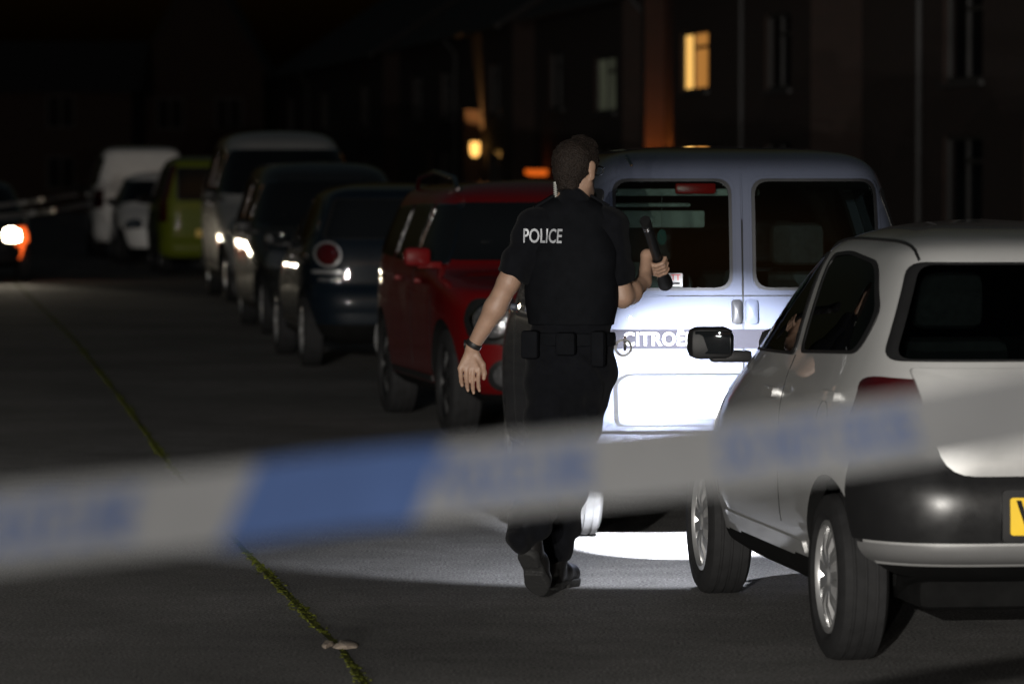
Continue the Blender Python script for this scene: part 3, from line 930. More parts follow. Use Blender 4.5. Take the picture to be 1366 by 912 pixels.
NP = 'night_pane'
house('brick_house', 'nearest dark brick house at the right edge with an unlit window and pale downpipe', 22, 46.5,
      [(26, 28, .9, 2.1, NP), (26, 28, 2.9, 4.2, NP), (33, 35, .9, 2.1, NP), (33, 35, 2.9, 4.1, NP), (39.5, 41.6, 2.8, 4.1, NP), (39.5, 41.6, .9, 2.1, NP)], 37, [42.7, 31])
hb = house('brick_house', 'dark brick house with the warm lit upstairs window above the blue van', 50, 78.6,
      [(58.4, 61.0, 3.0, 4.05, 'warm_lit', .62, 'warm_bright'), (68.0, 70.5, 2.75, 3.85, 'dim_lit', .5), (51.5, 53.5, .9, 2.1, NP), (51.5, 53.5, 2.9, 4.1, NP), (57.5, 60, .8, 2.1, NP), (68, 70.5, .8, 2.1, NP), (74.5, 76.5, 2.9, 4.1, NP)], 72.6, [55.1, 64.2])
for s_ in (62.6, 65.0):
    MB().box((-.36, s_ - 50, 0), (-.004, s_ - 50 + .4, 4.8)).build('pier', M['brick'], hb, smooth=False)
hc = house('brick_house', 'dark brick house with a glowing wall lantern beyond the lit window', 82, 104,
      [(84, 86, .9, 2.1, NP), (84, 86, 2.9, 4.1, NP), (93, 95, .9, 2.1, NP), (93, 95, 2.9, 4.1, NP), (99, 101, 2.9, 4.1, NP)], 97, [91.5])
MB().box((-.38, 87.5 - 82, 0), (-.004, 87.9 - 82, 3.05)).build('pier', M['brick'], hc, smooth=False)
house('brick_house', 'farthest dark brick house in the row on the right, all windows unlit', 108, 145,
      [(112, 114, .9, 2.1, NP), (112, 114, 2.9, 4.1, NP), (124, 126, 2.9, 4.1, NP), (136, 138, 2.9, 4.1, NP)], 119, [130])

def end_house(label, px0, px1, D, eave, ridge, gable):
    x0, x1 = (px0 - 683) / F_PX * D, (px1 - 683) / F_PX * D
    t = thing('brick_house', label, 'house', (x0, D, 0), 0.0, 'brick houses across the end of the street')
    W = x1 - x0; dp = 7.0
    mb = MB().box((0, 0, 0), (W, dp, eave))
    rf = MB()
    if gable:
        mb.add([(0, 0, eave), (W, 0, eave), (W/2, 0, ridge)], [(0, 1, 2)])
        k = (ridge - eave) / (W/2)
        for sg in (0, 1):
            q = lambda x: x if not sg else W - x
            rf.add([(q(-.3), -.2, eave - .3*k), (q(W/2), -.2, ridge), (q(W/2), dp, ridge), (q(-.3), dp, eave - .3*k),
                    (q(-.3), -.2, eave - .3*k + .15), (q(W/2), -.2, ridge + .15), (q(W/2), dp, ridge + .15), (q(-.3), dp, eave - .3*k + .15)],
                   [(0,1,2,3), (4,5,6,7), (0,1,5,4), (1,2,6,5), (2,3,7,6), (3,0,4,7)])
    else:
        rf.add([(-.3, -.3, eave - .05), (W+.3, -.3, eave - .05), (W+.3, dp/2, ridge), (-.3, dp/2, ridge), (-.3, dp+.3, eave - .05), (W+.3, dp+.3, eave - .05)],
               [(0,1,2,3), (3,2,5,4), (0,3,4), (1,5,2), (0,4,5,1)])
    mb.build('wall', M['brick'], t, smooth=False); rf.build('roof', M['slate'], t, smooth=False)
    for cx, z0 in ((.25, .9), (.72, .9), (.25, 3.0), (.72, 3.0)):
        a, b = W*cx - .5, W*cx + .5
        f = MB(); z1 = z0 + 1.15
        f.box((a, -.05, z0), (a+.06, -.002, z1)); f.box((b-.06, -.05, z0), (b, -.002, z1)); f.box((a+.06, -.048, z0), (b-.06, -.002, z0+.06)); f.box((a+.06, -.048, z1-.06), (b-.06, -.002, z1)); f.box((W*cx-.03, -.046, z0+.06), (W*cx+.03, -.002, z1-.06))
        w_ = f.build('window', M['upvc'], t, smooth=False)
        MB().box((a+.05, -.02, z0+.05), (b-.05, -.004, z1-.05)).build('pane', M[NP], w_, smooth=False)
    return t
end_house('dark house with a long low roof at the far left end of the street', -160, 176, 150, 4.3, 6.1, False)
end_house('dark steep gabled house facing down the street at its far end', 186, 352, 156, 5.2, 9.2, True)

def lantern(label, s, z, name='wall_lantern', glow='lantern_glow', size=(.16, .5), power=0, col=(1, .5, .15), ang=60, group='lit lamps on the house fronts', out=.16, bulb=True):
    t = thing(name, label, 'wall lamp', HQ @ Vector((OFF - out, s, z)), YAW, group)
    tilt_ = Vector((.18, .75, 1.0))
    w, h = size
    vs_ = []
    for k, (r_, zz) in enumerate(((w*.28, 0), (w*.5, h*.3), (w*.5, h))):
        vs_ += [(-r_, -r_, zz), (r_, -r_, zz), (r_, r_, zz), (-r_, r_, zz)]
    MB().add(vs_, [(0,1,2,3)] + [(i*4+j, i*4+(j+1) % 4, i*4+4+(j+1) % 4, i*4+4+j) for i in range(2) for j in range(4)]).build('glass', M[glow], t, smooth=False)
    f = MB()
    f.box((-w*.3, -w*.3, -.03), (w*.3, w*.3, -.002)).box((-w*.1, -.02, -.06), (out - .002, .02, -.031)).box((out - .03, -.06, -.2), (out - .002, .06, .06))
    f.build('bracket', M['plastic'], t, smooth=False)
    if power:
        d = bpy.data.lights.new('lantern_bulb', 'SPOT'); d.energy = power; d.color = col; d.spot_size = R(ang); d.spot_blend = 0.6; d.shadow_soft_size = .04
        o = bpy.data.objects.new('lantern_bulb', d); COL.objects.link(o); o.parent = t
        o.location = (0, 0, h + .06); o.rotation_euler = tilt_.to_track_quat('-Z', 'Y').to_euler()
    return t
lantern('glowing wall lantern on the dark house above the red car', 86.75, 1.93, power=150, ang=60, size=(.2, .34), out=.22)
lantern('wall lantern shining up the orange brickwork beside the lit window', 61.75, 1.2, power=75, ang=80, col=(1, .27, .04), size=(.14, .3), out=.25)
lantern('small amber bulkhead lamp low on the house front beside the head of the policeman', 77.0, 1.5, name='bulkhead_lamp', glow='amber_glow', size=(.5, .13), power=0)

# ================================================================== VEHICLES
def yaw_to(n): return YAW if n == 'away' else YAW + math.pi

# --- silver hatchback in front
HATCH_NEAR = dict(HATCH, rear=[(.20,-1.20),(.27,-1.42),(.33,-1.68),(.39,-1.79),(.50,-1.81)] + HATCH['rear'][4:], bumper_r=(.445, .775, -1.50))
yc = Vector((1.075, 14.95, 0)) + V * .821 + U * 1.245
car1, S1 = make_car('parked_car', 'silver three door hatchback nearest the camera, cut off by the right edge of the photo', 'car', HATCH_NEAR, yc, YAW,
                    body='silver', K=110, Mh=170, cavity=True, glass='tint_glass', bumper='bumper', style='cap', mesh_seg=64, plates=False)
link('tailgate', S1.patch('rear', rpoly([(-.525, .668), (.525, .668), (.62, 1.025), (-.62, 1.025)], [.10, .10, .02, .02]), .036, .04, rings=8), M['silver'], car1)
for f, sg in (('left', 1), ('right', 1)):
    link('tail_light', S1.patch(f, rpoly([(-1.76, .825), (-1.60, .83), (-1.575, .93), (-1.64, .985), (-1.745, .99)], .03), .014, .03, bulge=.006), M['lamp_red'], car1)
link('lower_bumper', S1.shell(.335, .437, -1.55, -1, -.045, .03, crown=.008, tilt=.07), M['shaded_silver'], car1)
pl = link('number_plate', S1.patch('rear', rect(-.32, .20, .475, .60, .012), .05, .03), M['plate_y'], car1)
link('plate_holder', S1.patch('rear', rect(-.345, .225, .45, .625, .02), .042, .03), M['plastic'], car1)
body_text(S1, 'rear', 'V', .135, -.265, .536, .052, M['ink'], pl, bold=.004, sx=.75)
MB().tube([S1.at('rear', 0, 1.06, .02), S1.at('rear', .05, 1.10, .022), S1.at('rear', .42, 1.14, .02)], .008, 6).build('rear_wiper', M['plastic'], car1)
for f in ('left', 'right'):
    link('fuel_cap' if f == 'left' else 'door_gap', S1.patch(f, circle(-1.17, .82, .075), .002, .006, hole=.94), M['ink'], car1)
    g_ = []
    for k_ in range(24):
        y_ = -1.41 + k_ * .062; lo_, hi_ = 1.30, 1.5
        for _ in range(30):
            md_ = (lo_ + hi_) / 2
            yr_, yf_ = float(S1.yr(md_)), float(S1.yf(md_))
            if yr_ < y_ < yf_ and S1.side(y_, md_) > .525: lo_ = md_
            else: hi_ = md_
        if yr_ + .02 < y_: g_.append(((-1 if f == 'left' else 1) * .527, y_, lo_ + .002))
    MB().tube(g_, .006, 6).build('roof_gutter', M['plastic'], car1)

# --- blue grey van lit by the torch
VYAW = R(5.0)
vc = Vector((1.06, 19.42, 0)) + Vector((-math.sin(VYAW), math.cos(VYAW), 0)) * 2.06
VB = dict(VAN, rear=[(.22,-1.30),(.27,-1.45),(.31,-1.75),(.35,-1.98),(.40,-2.05)] + VAN['rear'][3:], bumper_r=(.36,.505,-1.80), rear_windows=[rect(-.595, -.063, 1.145, 1.645, .07), rect(.028, .605, 1.145, 1.645, .07)])
van, S2 = make_car('parked_van', 'blue grey van with twin rear doors lit up by the torch', 'van', VB, vc, VYAW, body='vanblue', K=100, Mh=150, cavity=True,
                   glass='van_glass', bumper='vanblue', style='steel', mesh_seg=56, plates=False, folded=True, tyre='torchlit_rubber')
link('door_gap', S2.patch('rear', rect(-.022, -.014, .53, 1.77, .003), .003, .008, rings=2), M['ink'], van)
link('door_gap', S2.patch('rear', rect(-.66, .66, 1.118, 1.124, .002), .003, .008, rings=2), M['ink'], van)
link('door_gap', S2.patch('rear', rect(-.72, .72, .512, .519, .002), .026, .03, rings=2), M['ink'], van)
st = link('badge_strip', S2.patch('rear', rect(-.70, .70, .886, .972, .01), .006, .014, rings=6), M['strip'], van)
body_text(S2, 'rear', 'CITROËN', .083, -.392, .926, .010, M['white_ink'], st, bold=.0016, sx=.93, spacing=1.05, depth=.001)
link('plate_recess', S2.patch('rear', rpoly([(-.60, .535), (.10, .535), (.10, .775), (-.55, .775), (-.605, .74)], .04), .004, .012, hole=.94), M['ink'], van)
pv = link('number_plate', S2.patch('rear', rect(-.565, -.045, .575, .70, .01), .012, .014), M['plate_w'], van)
body_text(S2, 'rear', 'HG', .115, -.46, .638, .015, M['faint_ink'], pv, bold=.003, sx=.8, spacing=1.15)
for a, b in ((-.072, -.026), (-.010, .045)):
    link('door_handle', S2.patch('rear', rect(a, b, .995, 1.105, .02), .025, .03, bulge=.012), M['plastic' if a < -.05 else 'vanblue'], van)
for o in (rect(-.595, -.063, 1.145, 1.645, .07), rect(.028, .605, 1.145, 1.645, .07)):
    link('window_frame', S2.patch('rear', [(u + (.012 if u > sum(p[0] for p in o)/len(o) else -.012), z + (.012 if z > 1.4 else -.012)) for u, z in o], .006, .012, hole=.965), M['vanblue'], van)
MB().rbox((-.30, -1.80, 1.575), (-.115, -1.77, 1.625), .01).build('brake_light', M['bright_red'], van)
MB().rbox((-.58, -1.70, 1.565), (.10, -1.35, 1.60), .012).rbox((-.58, -1.74, 1.515), (-.22, -1.40, 1.535), .012).rbox((-.57, -1.62, 1.42), (-.14, -1.58, 1.50), .012).build('overhead_shelf', M['headliner'], van)
MB().add([(-.62, -1.75, 1.08), (-.18, -1.75, 1.08), (-.34, -1.40, 1.26), (-.62, -1.40, 1.26), (-.62, -1.72, 1.06), (-.18, -1.72, 1.06), (-.34, -1.37, 1.24), (-.62, -1.37, 1.24)],
         [(0,1,2,3), (4,5,6,7), (0,1,5,4), (1,2,6,5), (2,3,7,6), (3,0,4,7)]).build('load_cover', M['headliner'], van)
MB().tube([S2.at('rear', -.505, 1.70, -.005), S2.at('rear', -.505, 1.705, .012), S2.at('rear', -.512, 1.745, .03)], [.006, .006, .009], 8).build('washer_jet', M['chrome'], van)
sk = link('window_sticker', S2.patch('rear', rect(-.365, -.29, 1.163, 1.222, .004), .006, .003), M['sticker'], van)
body_text(S2, 'rear', 'TT', .036, -.322, 1.203, .0075, M['red_ink'], sk, bold=.001)
link('sticker_bar', S2.patch('rear', rect(-.35, -.303, 1.172, 1.182, .001), .0075, .002, rings=2), M['ink'], sk)
# air freshener on a thread inside the left rear window
fr = thing('air_freshener', 'teal leaf shaped air freshener hanging inside the blue van', 'air freshener', vc + Matrix.Rotation(VYAW, 3, 'Z') @ Vector((-.352, -1.72, 1.38)), VYAW)
MB().lathe([(.0005, -.004), (.021, -.004), (.021, .004), (.0005, .004)], 'Y', 24).build('card', M['freshener'], fr).scale = (1, 1, 1.7)
MB().tube([(0, 0, .034), (0, 0, .20)], .0012, 5).build('thread', M['white_ink'], fr)
MB().tube([(-.008, -.0065, .012), (.006, -.0065, -.008), (-.004, -.0065, -.016)], .0022, 5).build('mark', M['white_ink'], fr)

# --- the row beyond
c4, S4 = make_car('parked_car', 'red off roader with round headlights facing the camera behind the policeman', 'car', SUV, Vector((-.50, 27.5, 0)) + V * .86 + U * 1.27, YAW + R(2.0) + math.pi,
                  sz=.965, sx=.97, body='red', K=90, Mh=140, trim='chrome', head=False, style='spoke7', rim='plastic', mirror_mat='red', front_detail=True)
for k in (1, -1):
    fl = lambda o: o if k > 0 else mirror_u(o)
    link('headlight_surround', S4.patch('front', fl(rpoly([(.36, .60), (.76, .60), (.795, .76), (.75, .885), (.38, .885)], .08)), .006, .03), M['plastic'], c4)
    h_ = link('headlight', S4.patch('front', fl(circle(.645, .745, .112)), .016, .03, bulge=.03), M['lamp_clear'], c4)
    link('bezel', S4.patch('front', fl(circle(.645, .745, .118)), .022, .03, hole=.88), M['chrome'], h_)
    link('bulb', S4.patch('front', fl(circle(.645, .745, .04)), .05, .03, bulge=.02), M['chrome'], h_)
    link('indicator', S4.patch('front', fl(circle(.49, .775, .06)), .016, .03, bulge=.02), M['lamp_amber'], c4)
    link('side_lamp', S4.patch('front', fl(rect(.40, .56, .615, .69, .025)), .014, .03, bulge=.015), M['lamp_clear'], c4)
    link('headlight_trim', S4.patch('front', fl(rect(.36, .60, .592, .603, .004)), .014, .03), M['chrome'], c4)
    link('fog_light', S4.patch('front', fl(circle(.575, .41, .07)), .05, .05, bulge=.015), M['lamp_clear'], c4)
    link('fog_light_surround', S4.patch('front', fl(circle(.575, .41, .10)), .042, .05), M['plastic'], c4)
for sd in (1, -1):
    rail = MB().tube([(sd*.60, .35, 1.555), (sd*.60, .22, 1.625), (sd*.60, -.6, 1.665), (sd*.60, -1.25, 1.63), (sd*.60, -1.35, 1.55)], .016, 10)
    rail.build('roof_rail', M['chrome'], c4)
c5, S5 = make_car('parked_car', 'dark navy hatchback with a round red tail light, left of the red car', 'car', HATCH, at_rear(-.90, 36.5, 1.9), YAW, sx=1.0, sy=1.05, sz=1.04,
                  plates=False, trim='chrome', shine='chrome', body='navy', tail=circle(-.635, .925, .088), rim='alloy', style='spoke5', bumper='navy')
for k in (1, -1):
    fl = lambda o: o if k > 0 else mirror_u(o)
    link('tail_light_ring', S5.patch('rear', fl(circle(-.635, .962, .110)), .024, .03, hole=.84), M['alloy'], c5)
    link('reversing_light', S5.patch('rear', fl(rect(-.76, -.53, .80, .83, .012)), .02, .03), M['alloy'], c5)
    link('reflector', S5.patch('rear', fl(rect(-.72, -.54, .735, .765, .012)), .02, .03), M['lamp_clear'], c5)
c6, S6 = make_car('parked_van', 'dark grey people carrier facing the camera behind the navy hatchback', 'van', VAN, Vector((-1.66, 43.5, 0)) + U * 2.05, YAW + math.pi, sz=.97,
                  trim='chrome', shine='chrome', body='grey_green', bumper='plastic', style='spoke5')
c7, S7 = make_car('parked_van', 'tall silver van facing the camera in the middle of the row', 'van', VAN, Vector((-2.64, 54, 0)) + U * 2.3, YAW + math.pi, sx=1.1, sy=1.12, sz=1.2,
                  trim='chrome', shine='chrome', body='silver_pale', style='steel')
c8, S8 = make_car('parked_van', 'lime yellow van with tall upright red tail lights', 'van', dict(VAN, rear_window=rect(-.56, .56, 1.12, 1.62, .06)), at_rear(-4.68, 68, 2.06), YAW, sz=1.04,
                  body='lime', tail=rpoly([(-.84, .80), (-.70, .80), (-.70, 1.1), (-.545, 1.66), (-.65, 1.66), (-.80, 1.15)], .03), style='steel', bumper='lime')
c9, S9 = make_car('parked_car', 'small white car facing the camera in front of the white van', 'car', HATCH, Vector((-5.95, 75, 0)) + U * 1.8, YAW + math.pi, sz=1.06,
                  body='white', style='spoke5')
c10, S10 = make_car('parked_van', 'big white van at the far end of the row of parked vehicles', 'van', dict(VAN, rear_window=None), at_rear(-6.80, 80.2, 2.3), YAW, sx=1.1, sy=1.12, sz=1.16,
                    body='white', style='steel', tail=rpoly([(-.84, .80), (-.66, .80), (-.65, 1.1), (-.80, 1.1)], .03), bumper='white')
M['headlamp_on'] = lit('lit_headlamp', (1.0, 0.86, 0.6), 30.0)
c11, S11 = make_car('stopped_car', 'dark car with a lit headlight and glowing orange corner, cut off by the left edge', 'car', HATCH, Vector((-7.90, 64, 0)) + U * 1.8, YAW + math.pi,
                    body='black_paint', head=False, style='spoke5', group=None)
M['indicator_on'] = lit('lit_indicator', (1.0, 0.13, 0.02), 1.3, .35)
link('indicator', S11.patch('front', rpoly([(-.80, .33), (-.60, .33), (-.60, .80), (-.76, .80), (-.81, .66)], .03), .02, .04), M['indicator_on'], c11)
for k in (1, -1):
    o = rpoly([(.42, .60), (.70, .58), (.68, .76), (.52, .80), (.42, .76)], .05)
    link('headlight', S11.patch('front', o if k > 0 else mirror_u(o), .012, .03, bulge=.03), M['headlamp_on'], c11)
    hd = bpy.data.lights.new('headlight_beam', 'SPOT'); hd.energy = 110; hd.color = (1, .88, .68); hd.spot_size = R(60); hd.spot_blend = .7; hd.shadow_soft_size = .06
    ho = bpy.data.objects.new('headlight_beam', hd); COL.objects.link(ho); ho.parent = c11
    fb = bpy.data.lights.new('far_tape_spot', 'SPOT'); fb.energy = 2300; fb.color = (1, .92, .8); fb.spot_size = R(9); fb.spot_blend = .6; fb.shadow_soft_size = .05  # extra narrow spot added at the headlight to brighten the far tape
    fo = bpy.data.objects.new('far_tape_spot', fb); COL.objects.link(fo); fo.parent = c11
    fo.location = (k * .56, 1.98, .72); fo.rotation_euler = Vector((.035, 1, .05)).to_track_quat('-Z', 'Z').to_euler()
    ho.location = (k * .56, 1.98, .70); ho.rotation_euler = (R(86), 0, 0)
    ho.rotation_euler = Vector((.12, 1, -.07)).to_track_quat('-Z', 'Z').to_euler()

# ================================================================== POLICEMAN
class Field:
    def __init__(s, lo, hi, res):
        s.lo = np.array(lo); s.res = res
        s.n = np.ceil((np.array(hi) - s.lo) / res).astype(int) + 1
        s.a = np.full(s.n, 0.2, np.float32)
    def box(s, lo, hi):
        i0 = np.clip(np.floor((lo - s.lo) / s.res).astype(int), 0, s.n - 1)
        i1 = np.clip(np.ceil((hi - s.lo) / s.res).astype(int) + 1, 1, s.n)
        sl = tuple(slice(a, b) for a, b in zip(i0, i1))
        g = np.meshgrid(*[s.lo[k] + np.arange(i0[k], i1[k]) * s.res for k in range(3)], indexing='ij')
        return sl, np.stack(g, -1)
    def cap(s, a, b, r1, r2=None, k=.02, flat=None, sub=False):
        a, b = np.array(a, float), np.array(b, float); r2 = r1 if r2 is None else r2
        m = max(r1, r2) + .06
        sl, p = s.box(np.minimum(a, b) - m, np.maximum(a, b) + m)
        if flat:
            f, q = np.array(flat[0], float), flat[1]; f /= np.linalg.norm(f)
            p = p + ((p - a) @ f)[..., None] * f * (q - 1); b = b + ((b - a) @ f) * f * (q - 1)
        ba = b - a; L = ba @ ba + 1e-12
        h = np.clip(((p - a) @ ba) / L, 0, 1)
        d = np.linalg.norm(p - a - h[..., None] * ba, axis=-1) - (r1 + (r2 - r1) * h)
        o = s.a[sl]
        if sub: s.a[sl] = np.maximum(o, -d); return s
        hh = np.maximum(k - np.abs(o - d), 0) / k
        s.a[sl] = np.minimum(o, d) - hh * hh * k / 4
        return s
    def chain(s, pts, rs, k=.02, flat=None):
        for i in range(len(pts) - 1): s.cap(pts[i], pts[i+1], rs[i], rs[i+1], k, flat)
        return s
    def coords(s):
        return np.meshgrid(*[s.lo[k] + np.arange(s.n[k]) * s.res for k in range(3)], indexing='ij')
    def mesh(s):
        """naive surface nets"""
        a = s.a; ins = a < 0
        nx, ny, nz = a.shape
        c = np.zeros((nx-1, ny-1, nz-1), np.int8)
        offs = [(i, j, k) for i in (0, 1) for j in (0, 1) for k in (0, 1)]
        for i, j, k in offs: c += ins[i:nx-1+i, j:ny-1+j, k:nz-1+k]
        cell = np.argwhere((c > 0) & (c < 8))
        idx = np.full(c.shape, -1, np.int64); idx[tuple(cell.T)] = np.arange(len(cell))
        acc = np.zeros((len(cell), 3)); cnt = np.zeros(len(cell))
        for o in offs:
            for ax in range(3):
                if o[ax]: continue
                q = list(o); q[ax] = 1
                v0 = a[tuple((cell + o).T)]; v1 = a[tuple((cell + q).T)]
                m = (v0 < 0) != (v1 < 0)
                t = np.where(m, v0 / np.where(m, v0 - v1, 1), 0)
                pt = np.tile(np.array(o, float), (len(cell), 1)); pt[:, ax] += t
                acc[m] += pt[m]; cnt[m] += 1
        vs_ = s.lo + (cell + acc / cnt[:, None]) * s.res
        fs_ = []
        for ax in range(3):
            b, d = (ax + 1) % 3, (ax + 2) % 3
            sl0 = [slice(None)] * 3; sl1 = [slice(None)] * 3
            sl0[ax] = slice(0, -1); sl1[ax] = slice(1, None)
            x = ins[tuple(sl0)] != ins[tuple(sl1)]
            e = np.argwhere(x)
            e = e[(e[:, b] > 0) & (e[:, d] > 0) & (e[:, b] < s.n[b] - 1) & (e[:, d] < s.n[d] - 1)]
            def g(db, dd):
                q = e.copy(); q[:, b] -= db; q[:, d] -= dd; return idx[tuple(q.T)]
            quad = np.stack([g(0, 0), g(1, 0), g(1, 1), g(0, 1)], 1)
            fl = ins[tuple(e.T)]
            quad[~fl] = quad[~fl][:, ::-1]
            fs_.append(quad)
        fs_ = np.concatenate(fs_)
        me = bpy.data.meshes.new('sdf')
        me.from_pydata(vs_.tolist(), [], fs_.tolist())
        me.update()
        return me

M['skin'] = pmat('skin', (0.24, 0.15, 0.105), 0.55, noise=0.12, nscale=18, bump=0.15, bscale=120)
M['skin'].node_tree.nodes['Principled BSDF'].inputs['Subsurface Weight'].default_value = 0.08
M['skin'].node_tree.nodes['Principled BSDF'].inputs['Subsurface Radius'].default_value = (.01, .004, .002)
M['hair'] = pmat('dark_brown_hair', (0.012, 0.008, 0.006), 0.6, spec=0.2, noise=0.4, nscale=60, bump=0.9, bscale=160)
M['uniform'] = pmat('black_uniform', (0.004, 0.0043, 0.0055), 0.85, spec=0.04, noise=0.2, nscale=30, bump=0.3, bscale=500, sheen=0.02)
M['vest'] = pmat('black_stab_vest', (0.004, 0.0044, 0.0055), 0.75, spec=0.05, noise=0.2, nscale=20, bump=0.4, bscale=350)
M['leather'] = pmat('black_boot_leather', (0.008, 0.0075, 0.0075), 0.4, spec=0.2, noise=0.2, nscale=20, bump=0.2, bscale=60)
M['sole'] = pmat('boot_sole', (0.007, 0.007, 0.007), 0.8, bump=0.5, bscale=90)
M['reflective'] = pmat('silver_reflective_letters', (0.30, 0.31, 0.33), 0.5, 0.2)
M['torch_body'] = pmat('black_anodised_torch', (0.02, 0.02, 0.021), 0.3, 0.6, noise=0.1)
M['coil'] = pmat('clear_earpiece_coil', (0.3, 0.3, 0.28), 0.25)

P0 = Vector((.235, 17.2, 0))
fw = np.array([math.sin(R(15)), math.cos(R(15)), 0])      # the chest points away and a little right
hd_ = np.array([math.sin(R(34)), math.cos(R(34)), 0])     # the head is turned further right
rt = np.array([hd_[1], -hd_[0], 0]); up = np.array([0, 0, 1.])
HC = np.array([.018, .03, 1.685])
def hp(f, r, u): return HC + hd_ * f + rt * r + up * u
sh_l, el_l, wr_l = (-.148, -.01, 1.46), (-.248, -.03, 1.245), (-.392, .03, .985)
sh_r, el_r, wr_r = (.150, .0, 1.465), (.200, .03, 1.185), (.292, .205, 1.238)
hip_l, kn_l, an_l = (-.080, 0, .90), (-.105, .05, .485), (-.165, -.30, .285)
hip_r, kn_r, an_r = (.075, .02, .90), (.005, .13, .49), (-.06, .25, .11)
TA, TB = np.array([.292, .04, 1.488]), np.array([.388, .42, 1.222])
TD = (TB - TA) / np.linalg.norm(TB - TA)
n1 = np.array([1., 0, 0]) - TD[0] * TD; n1 /= np.linalg.norm(n1)
n2 = np.cross(TD, n1)
def around(s, deg, r): return TA + TD * s + (n1 * math.cos(R(deg)) + n2 * math.sin(R(deg))) * r

# --- the body: one continuous surface
B = Field((-.56, -.50, -.02), (.52, .60, 1.88), .0055)
B.cap(HC + hd_ * -.018 + up * .03, HC + hd_ * .02 + up * .03, .079, .077, flat=(rt, 1.08))            # skull
B.cap(hp(.03, 0, -.01), hp(.052, 0, -.075), .066, .042, k=.03, flat=(rt, 1.1))                      # face to chin
B.cap(hp(.0, .05, -.05), hp(.06, .02, -.088), .02, .018, k=.03).cap(hp(.0, -.05, -.05), hp(.06, -.02, -.088), .02, .018, k=.03)   # jaw
B.cap(hp(.096, 0, .012), hp(.112, 0, -.026), .010, .014, k=.014)                                     # nose
B.cap(hp(.086, -.03, .022), hp(.086, .03, .022), .013, .013, k=.02)                                  # brow
B.cap(hp(.088, -.02, -.052), hp(.088, .02, -.052), .0085, .0085, k=.010)                             # mouth
B.cap(hp(.080, -.03, .002), hp(.080, -.03, .002), .012, k=.006).cap(hp(.080, .03, .002), hp(.080, .03, .002), .012, k=.006)       # eyes
for q in (-1, 1):                                                                                    # ears
    B.cap(hp(-.012, q * .082, .018), hp(-.004, q * .079, -.026), .021, .014, k=.008, flat=(rt * q - hd_ * .3, 2.6))
B.cap((.0, .0, 1.50), HC + hd_ * -.012 + up * -.06, .062, .056, k=.04)                               # neck
B.chain([(0, 0, .92), (0, 0, 1.08), (0, .0, 1.32), (0, .0, 1.46)], [.135, .125, .145, .12], k=.05, flat=(fw, 1.4))
B.chain([sh_l, el_l], [.055, .043], k=.05)
B.chain([el_l, (-.302, -.01, 1.14), wr_l], [.043, .043, .026], k=.02)
B.chain([sh_r, el_r], [.055, .043], k=.05)
B.chain([el_r, (.236, .095, 1.20), wr_r], [.044, .045, .028], k=.02)
for h_, k_, a_ in ((hip_l, kn_l, an_l), (hip_r, kn_r, an_r)):
    m_ = tuple(np.array(k_) * .65 + np.array(a_) * .35)
    B.chain([h_, k_, m_, a_], [.078, .05, .048, .033], k=.03)
B.cap(an_l, (-.160, -.268, .20), .034, .024, k=.03).cap(an_r, (-.025, .33, .06), .034, .024, k=.03)     # feet, inside the boots
# left hand hanging, palm to the rear
pf = np.array([.35, 1, 0.])
kn0, kn3 = np.array([-.366, .035, .893]), np.array([-.440, .032, .900])
for i in range(4):
    kx = kn0 + (kn3 - kn0) * i / 3
    B.cap(wr_l, kx, .021, .0125, k=.012, flat=(pf, 1.25))
    ln = (.036, .041, .038, .030)[i]
    p1 = kx + np.array([-.004 + .002 * i, -.012, -ln]); p2 = p1 + np.array([.002, -.016, -ln * .75]); p3 = p2 + np.array([.004, -.014, -ln * .45])
    B.chain([kx, p1, p2, p3], [.0105, .0092, .0085, .0072], k=.004)
B.chain([(-.378, .03, .955), (-.352, .012, .915), (-.345, -.004, .882), (-.347, -.014, .862)], [.016, .0125, .0105, .0085], k=.008)
# right hand closed round the torch
S0 = .315
pal0, pal1 = around(S0 - .035, 205, .046), around(S0 + .035, 200, .046)
B.cap(wr_r, pal0, .026, .024, k=.02).cap(wr_r, pal1, .024, .02, k=.02).cap(pal0, pal1, .024, .021, k=.015)
for i in range(4):
    s_ = S0 - .034 + i * .0225
    e_ = (0, -14, -6, 14)[i]
    B.chain([around(s_, 190, .046), around(s_, 150, .041), around(s_, 100, .035), around(s_, 50, .034), around(s_, e_, .033)], [.0115, .0108, .0098, .009, .0078], k=.004)
B.chain([around(S0 - .03, 225, .042), around(S0 - .005, 262, .037), around(S0 + .022, 290, .034), around(S0 + .04, 312, .032)], [.016, .0125, .011, .009], k=.008)
bm_ = B.mesh()
person = link('person', bm_, M['skin'], ang=180)
person.location = P0
props(person, 'policeman in black short sleeved uniform walking away with a long torch in his right hand', 'person')

def cloth(name, F, mat, amp=.003, freq=1.0, parent=None):
    X, Y, Z = F.coords()
    w = np.sin(38*freq*X + 22*freq*Z + 3*np.sin(17*Y + 9*Z)) * np.sin(27*freq*Z - 12*X + 4*np.sin(11*X + 5*Y)) + .5*np.sin(70*freq*Z + 30*X + 20*Y)
    near = F.a < .05
    F.a[near] += (w * amp)[near].astype(np.float32)
    return link(name, F.mesh(), mat, parent or person, ang=180)
RES = .0065
